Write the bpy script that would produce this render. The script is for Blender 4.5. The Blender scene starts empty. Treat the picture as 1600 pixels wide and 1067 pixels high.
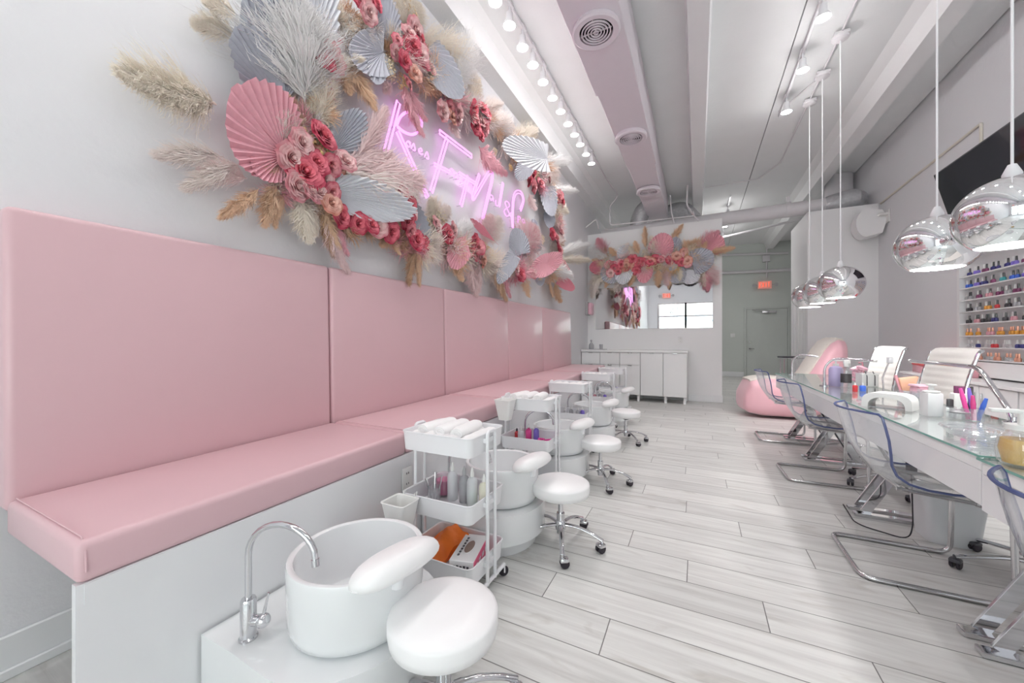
import bpy, bmesh, math, random
from mathutils import Vector, Matrix
R = math.radians
sc = bpy.context.scene
COL = sc.collection
rnd = random.Random(7)

# ------------------------------------------------------------------ camera
F_PX = 588.0; YAW = R(26.21); CAM_H = 1.15
cam_d = bpy.data.cameras.new('camera'); cam = bpy.data.objects.new('camera', cam_d); COL.objects.link(cam)
cam_d.sensor_width = 36; cam_d.lens = 36*F_PX/1600; cam_d.clip_start = .02; cam_d.clip_end = 200
cam.location = (0, 0, CAM_H); cam.rotation_euler = (R(90), 0, YAW)
sc.camera = cam
_s, _c = math.sin(YAW), math.cos(YAW)
def ray(px, py):
    r = (px-800)/F_PX; u = (533.5-py)/F_PX
    return Vector((-_s+r*_c, _c+r*_s, u))
O = Vector((0, 0, CAM_H))
def proj(v): v = v-O; f = -_s*v.x+_c*v.y; return Vector((800+F_PX*(_c*v.x+_s*v.y)/f, 533.5-F_PX*v.z/f))
def onX(px, py, x): D = ray(px, py); return O + D*(x/D.x)      # a point of the photo on a wall parallel to the room's length
def onY(px, py, y): D = ray(px, py); return O + D*(y/D.y)
def onZ(px, py, z): D = ray(px, py); return O + D*((z-CAM_H)/D.z)

# ------------------------------------------------------------------ materials
def new_mat(name):
    m = bpy.data.materials.new(name); m.use_nodes = True
    nt = m.node_tree; b = nt.nodes['Principled BSDF']
    return m, nt, b
def mat(name, col, rough=.5, metal=0, emis=None, es=0, var=.04, scale=12, bump=0, bscale=60, trans=0, ior=1.45, coat=0, sheen=0):
    m, nt, b = new_mat(name)
    N, L = nt.nodes, nt.links
    b.inputs['Roughness'].default_value = rough; b.inputs['Metallic'].default_value = metal
    b.inputs['IOR'].default_value = ior
    b.inputs['Transmission Weight'].default_value = trans
    b.inputs['Coat Weight'].default_value = coat
    b.inputs['Sheen Weight'].default_value = sheen
    tc = N.new('ShaderNodeTexCoord')
    if var > 0:
        nz = N.new('ShaderNodeTexNoise'); nz.inputs['Scale'].default_value = scale; nz.inputs['Detail'].default_value = 3
        L.new(tc.outputs['Object'], nz.inputs['Vector'])
        mx = N.new('ShaderNodeMixRGB'); mx.inputs[1].default_value = (*[max(0, c*(1-var)) for c in col], 1)
        mx.inputs[2].default_value = (*[min(1, c*(1+var)) for c in col], 1)
        L.new(nz.outputs['Fac'], mx.inputs[0]); L.new(mx.outputs[0], b.inputs['Base Color'])
    else: b.inputs['Base Color'].default_value = (*col, 1)
    if bump:
        n2 = N.new('ShaderNodeTexNoise'); n2.inputs['Scale'].default_value = bscale; n2.inputs['Detail'].default_value = 5
        L.new(tc.outputs['Object'], n2.inputs['Vector'])
        bp = N.new('ShaderNodeBump'); bp.inputs['Strength'].default_value = bump; bp.inputs['Distance'].default_value = .01
        L.new(n2.outputs['Fac'], bp.inputs['Height']); L.new(bp.outputs[0], b.inputs['Normal'])
    if emis:
        b.inputs['Emission Color'].default_value = (*emis, 1); b.inputs['Emission Strength'].default_value = es
    return m
def glassy(name, tint=(.97, .99, .99), refl=1.0, rough=.01, base=.04, milky=0, mcol=(.9, .92, .95)):
    """clear sheet material: light passes straight through, the surface mirrors at a slant"""
    m = bpy.data.materials.new(name); m.use_nodes = True; nt = m.node_tree; N, L = nt.nodes, nt.links
    N.clear(); out = N.new('ShaderNodeOutputMaterial')
    tr = N.new('ShaderNodeBsdfTransparent'); tr.inputs[0].default_value = (*tint, 1)
    gl = N.new('ShaderNodeBsdfGlossy'); gl.inputs['Roughness'].default_value = rough; gl.inputs[0].default_value = (refl, refl, refl, 1)
    fr = N.new('ShaderNodeFresnel'); ge = N.new('ShaderNodeNewGeometry'); io = N.new('ShaderNodeMapRange')   # same reflectance from both sides of the sheet
    io.inputs[3].default_value = 1.48; io.inputs[4].default_value = 1/1.48; L.new(ge.outputs['Backfacing'], io.inputs[0]); L.new(io.outputs[0], fr.inputs['IOR'])
    ad = N.new('ShaderNodeMath'); ad.operation = 'ADD'; ad.inputs[1].default_value = base; ad.use_clamp = True
    mx = N.new('ShaderNodeMixShader'); L.new(fr.outputs[0], ad.inputs[0]); L.new(ad.outputs[0], mx.inputs[0])
    L.new(tr.outputs[0], mx.inputs[1]); L.new(gl.outputs[0], mx.inputs[2])
    if milky:
        df = N.new('ShaderNodeBsdfDiffuse'); df.inputs[0].default_value = (*mcol, 1)
        m2 = N.new('ShaderNodeMixShader'); m2.inputs[0].default_value = milky
        L.new(mx.outputs[0], m2.inputs[1]); L.new(df.outputs[0], m2.inputs[2]); L.new(m2.outputs[0], out.inputs[0])
    else: L.new(mx.outputs[0], out.inputs[0])
    return m
def emit(name, col, s):
    m = bpy.data.materials.new(name); m.use_nodes = True; nt = m.node_tree; nt.nodes.clear()
    o = nt.nodes.new('ShaderNodeOutputMaterial'); e = nt.nodes.new('ShaderNodeEmission')
    e.inputs[0].default_value = (*col, 1); e.inputs[1].default_value = s; nt.links.new(e.outputs[0], o.inputs[0]); return m

M = {}
M['wall'] = mat('wall_paint', (.785, .785, .805), .65, var=.015, scale=2, bump=.25, bscale=22)
M['wall_part'] = mat('partition_paint', (.83, .83, .835), .5, var=.01, scale=2, bump=.05)
M['wall_hall'] = mat('hall_paint', (.60, .635, .60), .6, var=.02, scale=3, bump=.1)
M['ceil'] = mat('ceiling_paint', (.82, .83, .835), .8, var=.03, scale=3, bump=.2, bscale=30)
M['tee'] = mat('concrete_stem_paint', (.86, .86, .865), .6, var=.02, scale=4, bump=.1)
M['gap'] = mat('joint_shadow_gap', (.05, .05, .055), .9, var=0)
M['duct'] = mat('duct_paint', (.75, .70, .745), .5, var=.02)
M['pink'] = mat('pink_leather', (.66, .44, .472), .34, var=.03, scale=2.5, bump=.10, bscale=9, coat=.15)
M['panel'] = mat('glossy_white_panel', (.80, .80, .815), .12, var=.01, scale=2, coat=.3)
M['white'] = mat('white_lacquer', (.84, .84, .845), .3, var=.01)
M['ceramic'] = mat('white_ceramic', (.78, .79, .80), .07, var=.01, coat=.6)
M['vinyl'] = mat('white_vinyl', (.88, .87, .875), .32, var=.01, bump=.05, bscale=40)
M['offwhite'] = mat('cream_leather', (.80, .78, .74), .4, var=.02, bump=.08)
M['steel_white'] = mat('white_powder_coat', (.83, .83, .85), .35, var=.01)
M['plastic'] = mat('white_plastic', (.82, .82, .80), .4, var=.01)
M['table_white'] = mat('table_white_lacquer', (.90, .905, .905), .2, var=.01)
M['chrome'] = mat('chrome', (.70, .70, .72), .06, 1, var=.01)
M['brushed'] = mat('brushed_steel', (.62, .61, .62), .22, 1, var=.05)
M['mirror_ball'] = mat('mirror_chrome', (.90, .90, .91), .015, 1, var=0)
M['mirror'] = mat('mirror_silver', (.93, .94, .94), .0, 1, var=0)
M['black'] = mat('black_rubber', (.025, .02, .028), .5, var=.05)
M['darkgrey'] = mat('dark_grey_plastic', (.08, .08, .09), .4, var=.03)
M['screen'] = mat('tv_screen', (.012, .012, .02), .08, var=0, coat=.5)
M['towel'] = mat('white_towel', (.92, .91, .91), .95, var=.02, bump=.35, bscale=220)
M['satin'] = mat('pink_satin', (.86, .50, .56), .38, var=.06, scale=5, bump=.35, bscale=9, sheen=.3)
M['fleece'] = mat('cream_fleece', (.86, .80, .73), .95, var=.10, scale=60, bump=1, bscale=90, sheen=.4)
M['glasstop'] = glassy('table_glass', (.975, .995, .988), .95, base=.05)
M['glassedge'] = mat('green_glass_edge', (.20, .42, .36), .15, var=.1, scale=5)
M['pane'] = glassy('window_pane', (.97, .99, .98), .9, base=.02)
M['acrylic'] = glassy('clear_acrylic', (.965, .972, .98), .95, base=.06, milky=.09)
M['blueedge'] = glassy('blue_acrylic_edge', (.45, .52, .75), .6, base=.12, milky=.55, mcol=(.12, .15, .32))
M['clear'] = glassy('clear_plastic', (.965, .97, .975), .9, base=.08, milky=.08)
M['frost'] = glassy('frosted_plastic', (.9, .9, .92), .7, rough=.3, base=.1, milky=.62, mcol=(.92, .93, .95))
M['neon'] = emit('pink_neon', (1.0, .38, .98), 2.0)
M['lamp'] = emit('lamp_face', (1, .97, .95), 22)
M['exit'] = emit('exit_sign_red', (1, .12, .06), 1.6)
M['exitface'] = mat('exit_sign_face', (.75, .45, .40), .4, var=.02, emis=(1, .25, .18), es=.25)
M['door'] = mat('door_paint', (.56, .59, .56), .45, var=.01)
M['trim'] = mat('trim_paint', (.80, .81, .82), .4, var=.01)
M['outlet'] = mat('outlet_plastic', (.78, .78, .77), .35, var=.01)
M['beige'] = mat('beige_trunking', (.72, .68, .60), .5, var=.02)
M['pipe'] = mat('pipe_paint', (.70, .68, .70), .5, var=.03)
M['insul'] = mat('foil_insulation', (.50, .50, .52), .45, .3, var=.2, scale=20, bump=.8, bscale=30)
M['brown'] = mat('brown_kick', (.30, .22, .19), .6, var=.1)
def colmat(name, c, rough=.35, **k): return mat(name, c, rough, var=.06, **k)
M['lavender'] = colmat('lavender_lotion', (.55, .48, .75)); M['violet'] = colmat('violet_lotion', (.22, .16, .58))
M['magenta'] = colmat('magenta_gel', (.78, .08, .30)); M['hotpink'] = colmat('hot_pink_plastic', (.90, .10, .42))
M['orange'] = colmat('orange_bag', (.93, .22, .03), bump=.4, bscale=30); M['green'] = colmat('mint_lotion', (.35, .75, .50))
M['cream'] = colmat('cream_lotion', (.82, .80, .66)); M['redbox'] = colmat('red_print', (.72, .10, .10)); M['pinkbox'] = colmat('pink_print', (.85, .16, .30))
M['gold'] = colmat('golden_soap', (.75, .48, .10), .15); M['amber'] = colmat('amber_polish', (.72, .34, .06), .15)
M['peach'] = colmat('peach_bristle', (.88, .50, .34)); M['blue'] = colmat('blue_cap', (.06, .16, .65)); M['navy'] = colmat('navy_polish', (.05, .05, .20), .15)
M['plum'] = colmat('plum_polish', (.22, .06, .14), .15); M['red'] = colmat('red_polish', (.60, .05, .06), .15); M['charcoal'] = colmat('charcoal_polish', (.06, .055, .06), .15)
M['greige'] = colmat('grey_polish', (.45, .45, .46), .15); M['rosepol'] = colmat('rose_polish', (.70, .35, .40), .15); M['grey'] = colmat('grey_glass', (.42, .42, .44), .2)
M['softpink'] = colmat('soft_pink_plastic', (.88, .52, .62)); M['teal'] = colmat('teal_polish', (.06, .35, .38), .15)
M['copper'] = mat('copper_stick', (.72, .36, .26), .3, .6, var=.05)
M['palm_pink'] = mat('dusty_pink_palm', (.74, .37, .43), .7, var=.10, scale=14)
M['palm_grey'] = mat('silver_grey_palm', (.46, .47, .53), .6, var=.12, scale=14)
M['palm_white'] = mat('pearl_white_palm', (.70, .71, .75), .6, var=.08, scale=14)
M['palm_rose'] = mat('rose_palm', (.64, .24, .30), .7, var=.10, scale=14)
def hairmat(name, c): return mat(name, c, .85, var=.22, scale=18, sheen=.3)
M['pl_cream'] = hairmat('cream_pampas', (.96, .80, .70)); M['pl_tan'] = hairmat('tan_pampas', (.82, .58, .40)); M['pl_brown'] = hairmat('brown_pampas', (.60, .38, .24))
M['pl_white'] = hairmat('white_pampas', (.95, .92, .91)); M['pl_pink'] = hairmat('pale_pink_pampas', (.93, .67, .67)); M['pl_rose'] = hairmat('rose_pampas', (.80, .40, .47))
M['pl_blush'] = hairmat('blush_pampas', (.94, .78, .74))
def petals(name, rim, heart):
    m = mat(name, rim, .6, var=.06, scale=9); nt = m.node_tree; N, L = nt.nodes, nt.links; b = N['Principled BSDF']; src = b.inputs['Base Color'].links[0].from_socket
    tc = N.new('ShaderNodeTexCoord'); sp = N.new('ShaderNodeSeparateXYZ'); L.new(tc.outputs['Object'], sp.inputs[0])
    mr = N.new('ShaderNodeMapRange'); L.new(sp.outputs[2], mr.inputs[0]); mr.inputs[1].default_value = .12; mr.inputs[2].default_value = .46
    mx = N.new('ShaderNodeMixRGB'); L.new(mr.outputs[0], mx.inputs[0]); mx.inputs[1].default_value = (*heart, 1); L.new(src, mx.inputs[2]); L.new(mx.outputs[0], b.inputs['Base Color']); return m
M['rose_hot'] = petals('hot_pink_petals', (.82, .22, .28), (.42, .02, .06)); M['rose_pale'] = petals('pale_pink_petals', (.88, .64, .63), (.62, .22, .26))
M['rose_mid'] = petals('pink_petals', (.84, .40, .43), (.50, .07, .12)); M['rose_peach'] = petals('peach_petals', (.86, .56, .48), (.60, .22, .16))
M['filler'] = colmat('golden_filler_flowers', (.78, .55, .26), .8); M['filler_cream'] = colmat('cream_filler_flowers', (.82, .70, .50), .8)

def floor_mat():
    m, nt, b = new_mat('white_oak_planks'); N, L = nt.nodes, nt.links
    def math_(op, a, bb=None, c=None):
        n = N.new('ShaderNodeMath'); n.operation = op
        for i, v in enumerate((a, bb, c)):
            if v is None: continue
            if isinstance(v, (int, float)): n.inputs[i].default_value = v
            else: L.new(v, n.inputs[i])
        return n.outputs[0]
    geo = N.new('ShaderNodeNewGeometry'); sp = N.new('ShaderNodeSeparateXYZ'); L.new(geo.outputs['Position'], sp.inputs[0])
    X, Y = sp.outputs[0], sp.outputs[1]
    rowf = math_('DIVIDE', math_('SUBTRACT', Y, 1.379), .2013); row = math_('FLOOR', rowf)
    u = math_('DIVIDE', math_('ADD', math_('ADD', X, .324), math_('MULTIPLY', row, .3035)), 1.19); col = math_('FLOOR', u)
    fx = math_('FRACT', u); fy = math_('FRACT', rowf)
    ex = math_('MULTIPLY', math_('MINIMUM', fx, math_('SUBTRACT', 1, fx)), 1.19)
    ey = math_('MULTIPLY', math_('MINIMUM', fy, math_('SUBTRACT', 1, fy)), .2013)
    e = math_('MINIMUM', ex, ey)
    mr = N.new('ShaderNodeMapRange'); mr.interpolation_type = 'SMOOTHSTEP'; L.new(e, mr.inputs[0])
    mr.inputs[1].default_value = .0010; mr.inputs[2].default_value = .0030; mr.inputs[3].default_value = 0; mr.inputs[4].default_value = 1
    cb = N.new('ShaderNodeCombineXYZ'); L.new(row, cb.inputs[0]); L.new(col, cb.inputs[1])
    wn = N.new('ShaderNodeTexWhiteNoise'); wn.noise_dimensions = '2D'; L.new(cb.outputs[0], wn.inputs['Vector'])
    gv = N.new('ShaderNodeCombineXYZ')
    L.new(math_('ADD', math_('MULTIPLY', X, 1.6), math_('MULTIPLY', wn.outputs[0], 37)), gv.inputs[0])
    L.new(math_('MULTIPLY', Y, 26), gv.inputs[1]); L.new(math_('MULTIPLY', wn.outputs[0], 11), gv.inputs[2])
    g = N.new('ShaderNodeTexNoise'); g.inputs['Scale'].default_value = 1; g.inputs['Detail'].default_value = 6; g.inputs['Roughness'].default_value = .6; g.inputs['Distortion'].default_value = .6
    L.new(gv.outputs[0], g.inputs['Vector'])
    gv2 = N.new('ShaderNodeCombineXYZ')
    L.new(math_('ADD', math_('MULTIPLY', X, 2.3), math_('MULTIPLY', wn.outputs[0], 91)), gv2.inputs[0]); L.new(math_('MULTIPLY', Y, 9), gv2.inputs[1])
    k = N.new('ShaderNodeTexNoise'); k.inputs['Scale'].default_value = 1; k.inputs['Detail'].default_value = 4; k.inputs['Distortion'].default_value = 1.5
    L.new(gv2.outputs[0], k.inputs['Vector'])
    cr = N.new('ShaderNodeValToRGB'); cr.color_ramp.elements[0].position = .28; cr.color_ramp.elements[0].color = (.52, .51, .495, 1)
    cr.color_ramp.elements[1].position = .62; cr.color_ramp.elements[1].color = (.69, .69, .67, 1); L.new(g.outputs['Fac'], cr.inputs[0])
    cr2 = N.new('ShaderNodeValToRGB'); cr2.color_ramp.elements[0].position = .26; cr2.color_ramp.elements[0].color = (.80, .78, .76, 1)
    cr2.color_ramp.elements[1].position = .42; cr2.color_ramp.elements[1].color = (1, 1, 1, 1); L.new(k.outputs['Fac'], cr2.inputs[0])
    m1 = N.new('ShaderNodeMixRGB'); m1.blend_type = 'MULTIPLY'; m1.inputs[0].default_value = 1; L.new(cr.outputs[0], m1.inputs[1]); L.new(cr2.outputs[0], m1.inputs[2])
    pv = N.new('ShaderNodeMapRange'); L.new(wn.outputs[0], pv.inputs[0]); pv.inputs[3].default_value = .90; pv.inputs[4].default_value = 1.06
    m2 = N.new('ShaderNodeMixRGB'); m2.blend_type = 'MULTIPLY'; m2.inputs[0].default_value = 1; L.new(m1.outputs[0], m2.inputs[1]); L.new(pv.outputs[0], m2.inputs[2])
    m3 = N.new('ShaderNodeMixRGB'); L.new(mr.outputs[0], m3.inputs[0]); m3.inputs[1].default_value = (.15, .145, .14, 1); L.new(m2.outputs[0], m3.inputs[2])
    L.new(m3.outputs[0], b.inputs['Base Color']); b.inputs['Roughness'].default_value = .34
    bp = N.new('ShaderNodeBump'); bp.inputs['Strength'].default_value = .35; bp.inputs['Distance'].default_value = .002
    L.new(math_('ADD', mr.outputs[0], math_('MULTIPLY', g.outputs['Fac'], .25)), bp.inputs['Height']); L.new(bp.outputs[0], b.inputs['Normal'])
    return m
M['floor'] = floor_mat()

# ------------------------------------------------------------------ geometry builder
class G:
    def __init__(s): s.v = []; s.f = []; s.m = []; s.mi = 0
    def add(s, vs, fs, T=None):
        o = len(s.v); s.v += [tuple(T @ Vector(v)) if T is not None else tuple(v) for v in vs]
        for f in fs: s.f.append([i+o for i in f]); s.m.append(s.mi)
        return s
    def mat(s, i): s.mi = i; return s
    def bm(s, b, T=None):
        b.verts.index_update(); s.add([v.co.copy() for v in b.verts], [[v.index for v in f.verts] for f in b.faces], T); b.free(); return s
    def hexa(s, c, r=0, seg=2, T=None):
        """eight corners, bottom four then top four, edges rounded by r"""
        b = bmesh.new(); vs = [b.verts.new(p) for p in c]
        for f in ((3, 2, 1, 0), (4, 5, 6, 7), (0, 1, 5, 4), (1, 2, 6, 5), (2, 3, 7, 6), (3, 0, 4, 7)): b.faces.new([vs[i] for i in f])
        if r > 0: bmesh.ops.bevel(b, geom=b.edges[:], offset=r, segments=seg, profile=.5, affect='EDGES')
        return s.bm(b, T)
    def box(s, c, d, r=0, seg=2, T=None):
        x, y, z = c; a, b, h = d[0]/2, d[1]/2, d[2]/2
        return s.hexa([(x-a, y-b, z-h), (x+a, y-b, z-h), (x+a, y+b, z-h), (x-a, y+b, z-h), (x-a, y-b, z+h), (x+a, y-b, z+h), (x+a, y+b, z+h), (x-a, y+b, z+h)], r, seg, T)
    def bb(s, lo, hi, r=0, seg=2, T=None):
        return s.box([(a+b)/2 for a, b in zip(lo, hi)], [b-a for a, b in zip(lo, hi)], r, seg, T)
    def lathe(s, prof, n=24, c=(0, 0, 0), T=None, sx=1, sy=1, caps=True):
        vs = []; fs = []; k = len(prof)
        for i in range(n):
            a = 2*math.pi*i/n
            for r, z in prof: vs.append((c[0]+r*math.cos(a)*sx, c[1]+r*math.sin(a)*sy, c[2]+z))
        for i in range(n):
            j = (i+1) % n
            for q in range(k-1): fs.append([i*k+q, j*k+q, j*k+q+1, i*k+q+1])
        if caps and prof[0][0] > 1e-6: fs.append([i*k for i in range(n)][::-1])
        if caps and prof[-1][0] > 1e-6: fs.append([i*k+k-1 for i in range(n)])
        return s.add(vs, fs, T)
    def cyl(s, a, b, r, n=16, r2=None, T=None): return s.tube([a, b], [r, r if r2 is None else r2], n, T=T)
    def tube(s, pts, r, n=10, closed=False, T=None, flat=1.0):
        P = [Vector(p) for p in pts]; k = len(P); rr = r if isinstance(r, (list, tuple)) else [r]*k
        tang = []
        for i in range(k):
            if closed: t = P[(i+1) % k]-P[i-1]
            else: t = P[min(i+1, k-1)]-P[max(i-1, 0)]
            tang.append(t.normalized())
        up = Vector((0, 0, 1)) if abs(tang[0].z) < .9 else Vector((1, 0, 0))
        x = tang[0].cross(up).normalized(); vs = []; fs = []
        for i in range(k):
            t = tang[i]; x = (x-t*x.dot(t)).normalized(); y = t.cross(x)
            for j in range(n):
                a = 2*math.pi*j/n; vs.append(P[i]+x*math.cos(a)*rr[i]+y*math.sin(a)*rr[i]*flat)
        for i in range(k if closed else k-1):
            for j in range(n):
                a = i*n+j; b = i*n+(j+1) % n; c = ((i+1) % k)*n+(j+1) % n; d = ((i+1) % k)*n+j
                fs.append([a, b, c, d])
        if not closed: fs.append(list(range(n))[::-1]); fs.append([(k-1)*n+j for j in range(n)])
        return s.add(vs, fs, T)
    def sph(s, c, r, n=16, sz=1, sx=1, sy=1, T=None):
        prof = [(max(0, r*math.sin(math.pi*i/(n//2))), -r*sz*math.cos(math.pi*i/(n//2))) for i in range(n//2+1)]
        prof[0] = (0, -r*sz); prof[-1] = (0, r*sz); return s.lathe(prof, n, c, T, sx, sy)
    def prism(s, poly, z0, z1, T=None):
        k = len(poly); vs = [(x, y, z0) for x, y in poly]+[(x, y, z1) for x, y in poly]
        return s.add(vs, [list(range(k))[::-1], list(range(k, 2*k))]+[[i, (i+1) % k, k+(i+1) % k, k+i] for i in range(k)], T)
    def grid(s, P, T=None):
        a = len(P); b = len(P[0]); return s.add([p for row in P for p in row], [[i*b+j, i*b+j+1, (i+1)*b+j+1, (i+1)*b+j] for i in range(a-1) for j in range(b-1)], T)
    def mesh(s, name, mats, smooth=True, ang=38):
        me = bpy.data.meshes.new(name); me.from_pydata(s.v, [], s.f)
        for m in (mats if isinstance(mats, (list, tuple)) else [mats]): me.materials.append(M[m] if isinstance(m, str) else m)
        me.polygons.foreach_set('material_index', s.m)
        b = bmesh.new(); b.from_mesh(me); bmesh.ops.remove_doubles(b, verts=b.verts[:], dist=1e-5); bmesh.ops.recalc_face_normals(b, faces=b.faces[:]); b.to_mesh(me); b.free()
        if smooth: me.shade_smooth(); me.set_sharp_from_angle(angle=R(ang))
        me.update(); return me
    def make(s, name, mats, parent=None, **k):
        o = bpy.data.objects.new(name, s.mesh(name, mats, **k)); COL.objects.link(o)
        if parent is not None: o.parent = parent
        return o
def bend(pts, rad=.03, n=6):
    """polyline with rounded corners"""
    P = [Vector(p) for p in pts]; out = [P[0]]
    for i in range(1, len(P)-1):
        a = (P[i-1]-P[i]); b = (P[i+1]-P[i]); d = min(rad, a.length*.49, b.length*.49)
        p0 = P[i]+a.normalized()*d; p1 = P[i]+b.normalized()*d
        for k in range(n+1):
            t = k/n; out.append(p0*(1-t)**2+P[i]*2*t*(1-t)+p1*t*t)
    out.append(P[-1]); return out
def rrect(w, d, r, n=5, cx=0, cy=0):
    o = []
    for sx, sy, a0 in ((1, 1, 0), (-1, 1, 90), (-1, -1, 180), (1, -1, 270)):
        for i in range(n+1):
            a = R(a0+90*i/n); o.append((cx+sx*(w/2-r)+r*math.cos(a), cy+sy*(d/2-r)+r*math.sin(a)))
    return o
def tray(g, w, d, h, z, t=.006, r=.03, flare=0):
    """open tray: outer wall, rolled rim, inner wall and floor"""
    lay = [(w, d, 0, r), (w+flare, d+flare, h, r), (w+flare-2*t, d+flare-2*t, h, max(.004, r-t)), (w-2*t, d-2*t, t, max(.004, r-t))]
    vs = []; k = 0
    for W, D, zz, rr in lay:
        p = rrect(W, D, rr); k = len(p); vs += [(x, y, z+zz) for x, y in p]
    fs = [[l*k+i, l*k+(i+1) % k, (l+1)*k+(i+1) % k, (l+1)*k+i] for l in range(3) for i in range(k)]
    fs.append(list(range(k))[::-1]); fs.append([3*k+i for i in range(k)])
    g.add(vs, fs); g.tube([(x, y, z+h) for x, y in rrect(w+flare, d+flare, r)], t*.7, 6, True)
    return g

def tag(o, label=None, cat=None, group=None, kind=None):
    if label: o['label'] = label
    if cat: o['category'] = cat
    if group: o['group'] = group
    if kind: o['kind'] = kind
    return o
def thing(name, label, cat, loc=(0, 0, 0), rz=0, group=None):
    o = bpy.data.objects.new(name, None); COL.objects.link(o); o.empty_display_size = .05
    o.location = loc; o.rotation_euler = (0, 0, rz); return tag(o, label, cat, group)
def dup(root, loc, rz=None, label=None, group=None):
    c = root.copy(); COL.objects.link(c); c.location = loc
    if rz is not None: c.rotation_euler = (0, 0, rz)
    if label: c['label'] = label
    if group: c['group'] = group
    for ch in list(root.children):
        d = ch.copy(); COL.objects.link(d); d.parent = c
        for gch in list(ch.children):
            e = gch.copy(); COL.objects.link(e); e.parent = d
    return c
def struct(g, name, m, **k): return tag(g.make(name, m, **k), kind='structure')
ORD = ['nearest', 'second nearest', 'third nearest', 'fourth nearest', 'fifth nearest', 'sixth nearest', 'seventh nearest', 'eighth nearest', 'ninth nearest', 'tenth nearest', 'eleventh nearest', 'farthest']
# ------------------------------------------------------------------ the room
XL, XR, YF, YP, YH = -2.13, 2.66, -3.0, 8.06, 14.3
DECK = 4.30
struct(G().bb((XL-.2, YF-.2, -.12), (XR+.2, YH+.2, 0)), 'floor', 'floor', smooth=False)
struct(G().bb((XL-.15, YF-.15, 0), (XL, YH+.15, DECK+.2)), 'wall_left', 'wall', smooth=False)
struct(G().bb((XR, YF-.15, 0), (XR+.15, YH+.15, DECK+.2)), 'wall_right', 'wall', smooth=False)
struct(G().bb((XL, YH, 0), (XR, YH+.15, DECK+.2)), 'wall_back', 'wall_hall', smooth=False)
# front wall: piers, spandrel above the glazing
WX = [(-1.62, -.52), (-.44, .80), (.88, 2.40)]
g = G().bb((XL, YF-.15, 2.95), (XR, YF, DECK+.2)).bb((XL, YF-.15, 0), (-1.7, YF, 2.95)).bb((2.48, YF-.15, 0), (XR, YF, 2.95)).bb((-1.7, YF-.15, 0), (2.48, YF, .12))
struct(g, 'wall_front', 'wall', smooth=False)
for i, (a, b) in enumerate(WX):
    g = G()
    for x in (a-.04, b+.04): g.bb((x-.04, YF-.12, .12), (x+.04, YF-.03, 2.95))
    for z in (.15, 2.33, 2.92): g.bb((a, YF-.12, z-.03), (b, YF-.03, z+.03))
    w = struct(g, 'window_%d' % (i+1), 'brushed', smooth=False)
    G().bb((a, YF-.085, .18), (b, YF-.075, 2.30)).make('pane', 'pane', w, smooth=False)
    G().bb((a, YF-.085, 2.36), (b, YF-.075, 2.89)).make('pane', 'pane', w, smooth=False)
# ceiling: deck slabs with open joints between them
jx = [XL, -1.02, .91, XR-.012]
g = G()
for a, b in zip(jx[:-1], jx[1:]): g.bb((a+.006, YF, DECK), (b-.006, YH, DECK+.12))
struct(g, 'ceiling', 'ceil', smooth=False)
struct(G().bb((XL, YF, DECK+.13), (XR, YH, DECK+.2)), 'ceiling_dark_backing', 'gap', smooth=False)  # near-black slab whose colour gives the shade in the open joints
for n, x in enumerate((-2.04, .01, 2.06)):
    p = [(x-.09, 4.08), (x+.09, 4.08), (x+.115, DECK), (x-.115, DECK)]
    if n == 0: p = [(XL, 4.08), (x+.09, 4.08), (x+.14, DECK-.04), (x+.22, DECK), (XL, DECK)]
    if n == 2: p = [(x-.09, 4.08), (x+.09, 4.08), (x+.115, DECK), (x-.26, DECK), (x-.15, DECK-.05)]
    T = Matrix(((1, 0, 0, 0), (0, 0, 1, 0), (0, 1, 0, 0), (0, 0, 0, 1)))
    g = G().prism(p, YF, YH, T)
    struct(g, 'ceiling_beam_%d' % (n+1), 'tee', smooth=True, ang=25)
# partitions
struct(G().bb((XL, YP, 0), (.418, YP+.12, 3.458)), 'wall_partition', 'wall_part', smooth=False)
PY = 8.17; PXC = 1.727
struct(G().bb((PXC, PY, 0), (XR, PY+.10, 3.41)).bb((PXC, PY+.10, 2.2), (PXC+.1, 9.46, 3.41)).bb((PXC, 9.30, 0), (PXC+.1, 9.46, 2.2)).bb((PXC, PY+.10, 0), (PXC+.1, PY+.16, 2.2)), 'wall_closet', 'wall_part', smooth=False)
g = G()
for k in range(8):
    y = PY+.20+k*.135; g.bb((PXC+.012+(.012 if k % 2 else 0), y, .02), (PXC+.045+(.012 if k % 2 else 0), y+.12, 2.16), .006)
struct(g, 'door_2', 'white')
# baseboards
def base(name, lo, hi): struct(G().bb(lo, hi, .006, 1), name, 'trim')
base('baseboard_left', (XL, YF, 0), (XL+.015, 7.50, .145)); struct(G().bb((XL+.015, YF, 0), (XL+.03, 7.5, .035), .004, 1), 'trim_1', 'trim')
base('baseboard_partition', (-.16, YP-.015, 0), (.43, YP, .13)); struct(G().bb((.418, YP, 0), (.433, YP+.12, .13), .004, 1), 'trim_2', 'trim')
base('baseboard_right', (XR-.015, YF, 0), (XR, PY, .13)); base('baseboard_closet', (PXC, PY-.015, 0), (XR-.015, PY, .13))
base('baseboard_back', (XL, YH-.015, 0), (1.36, YH, .16)); base('baseboard_hall', (2.64, YH-.015, 0), (XR, YH, .16))
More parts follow.
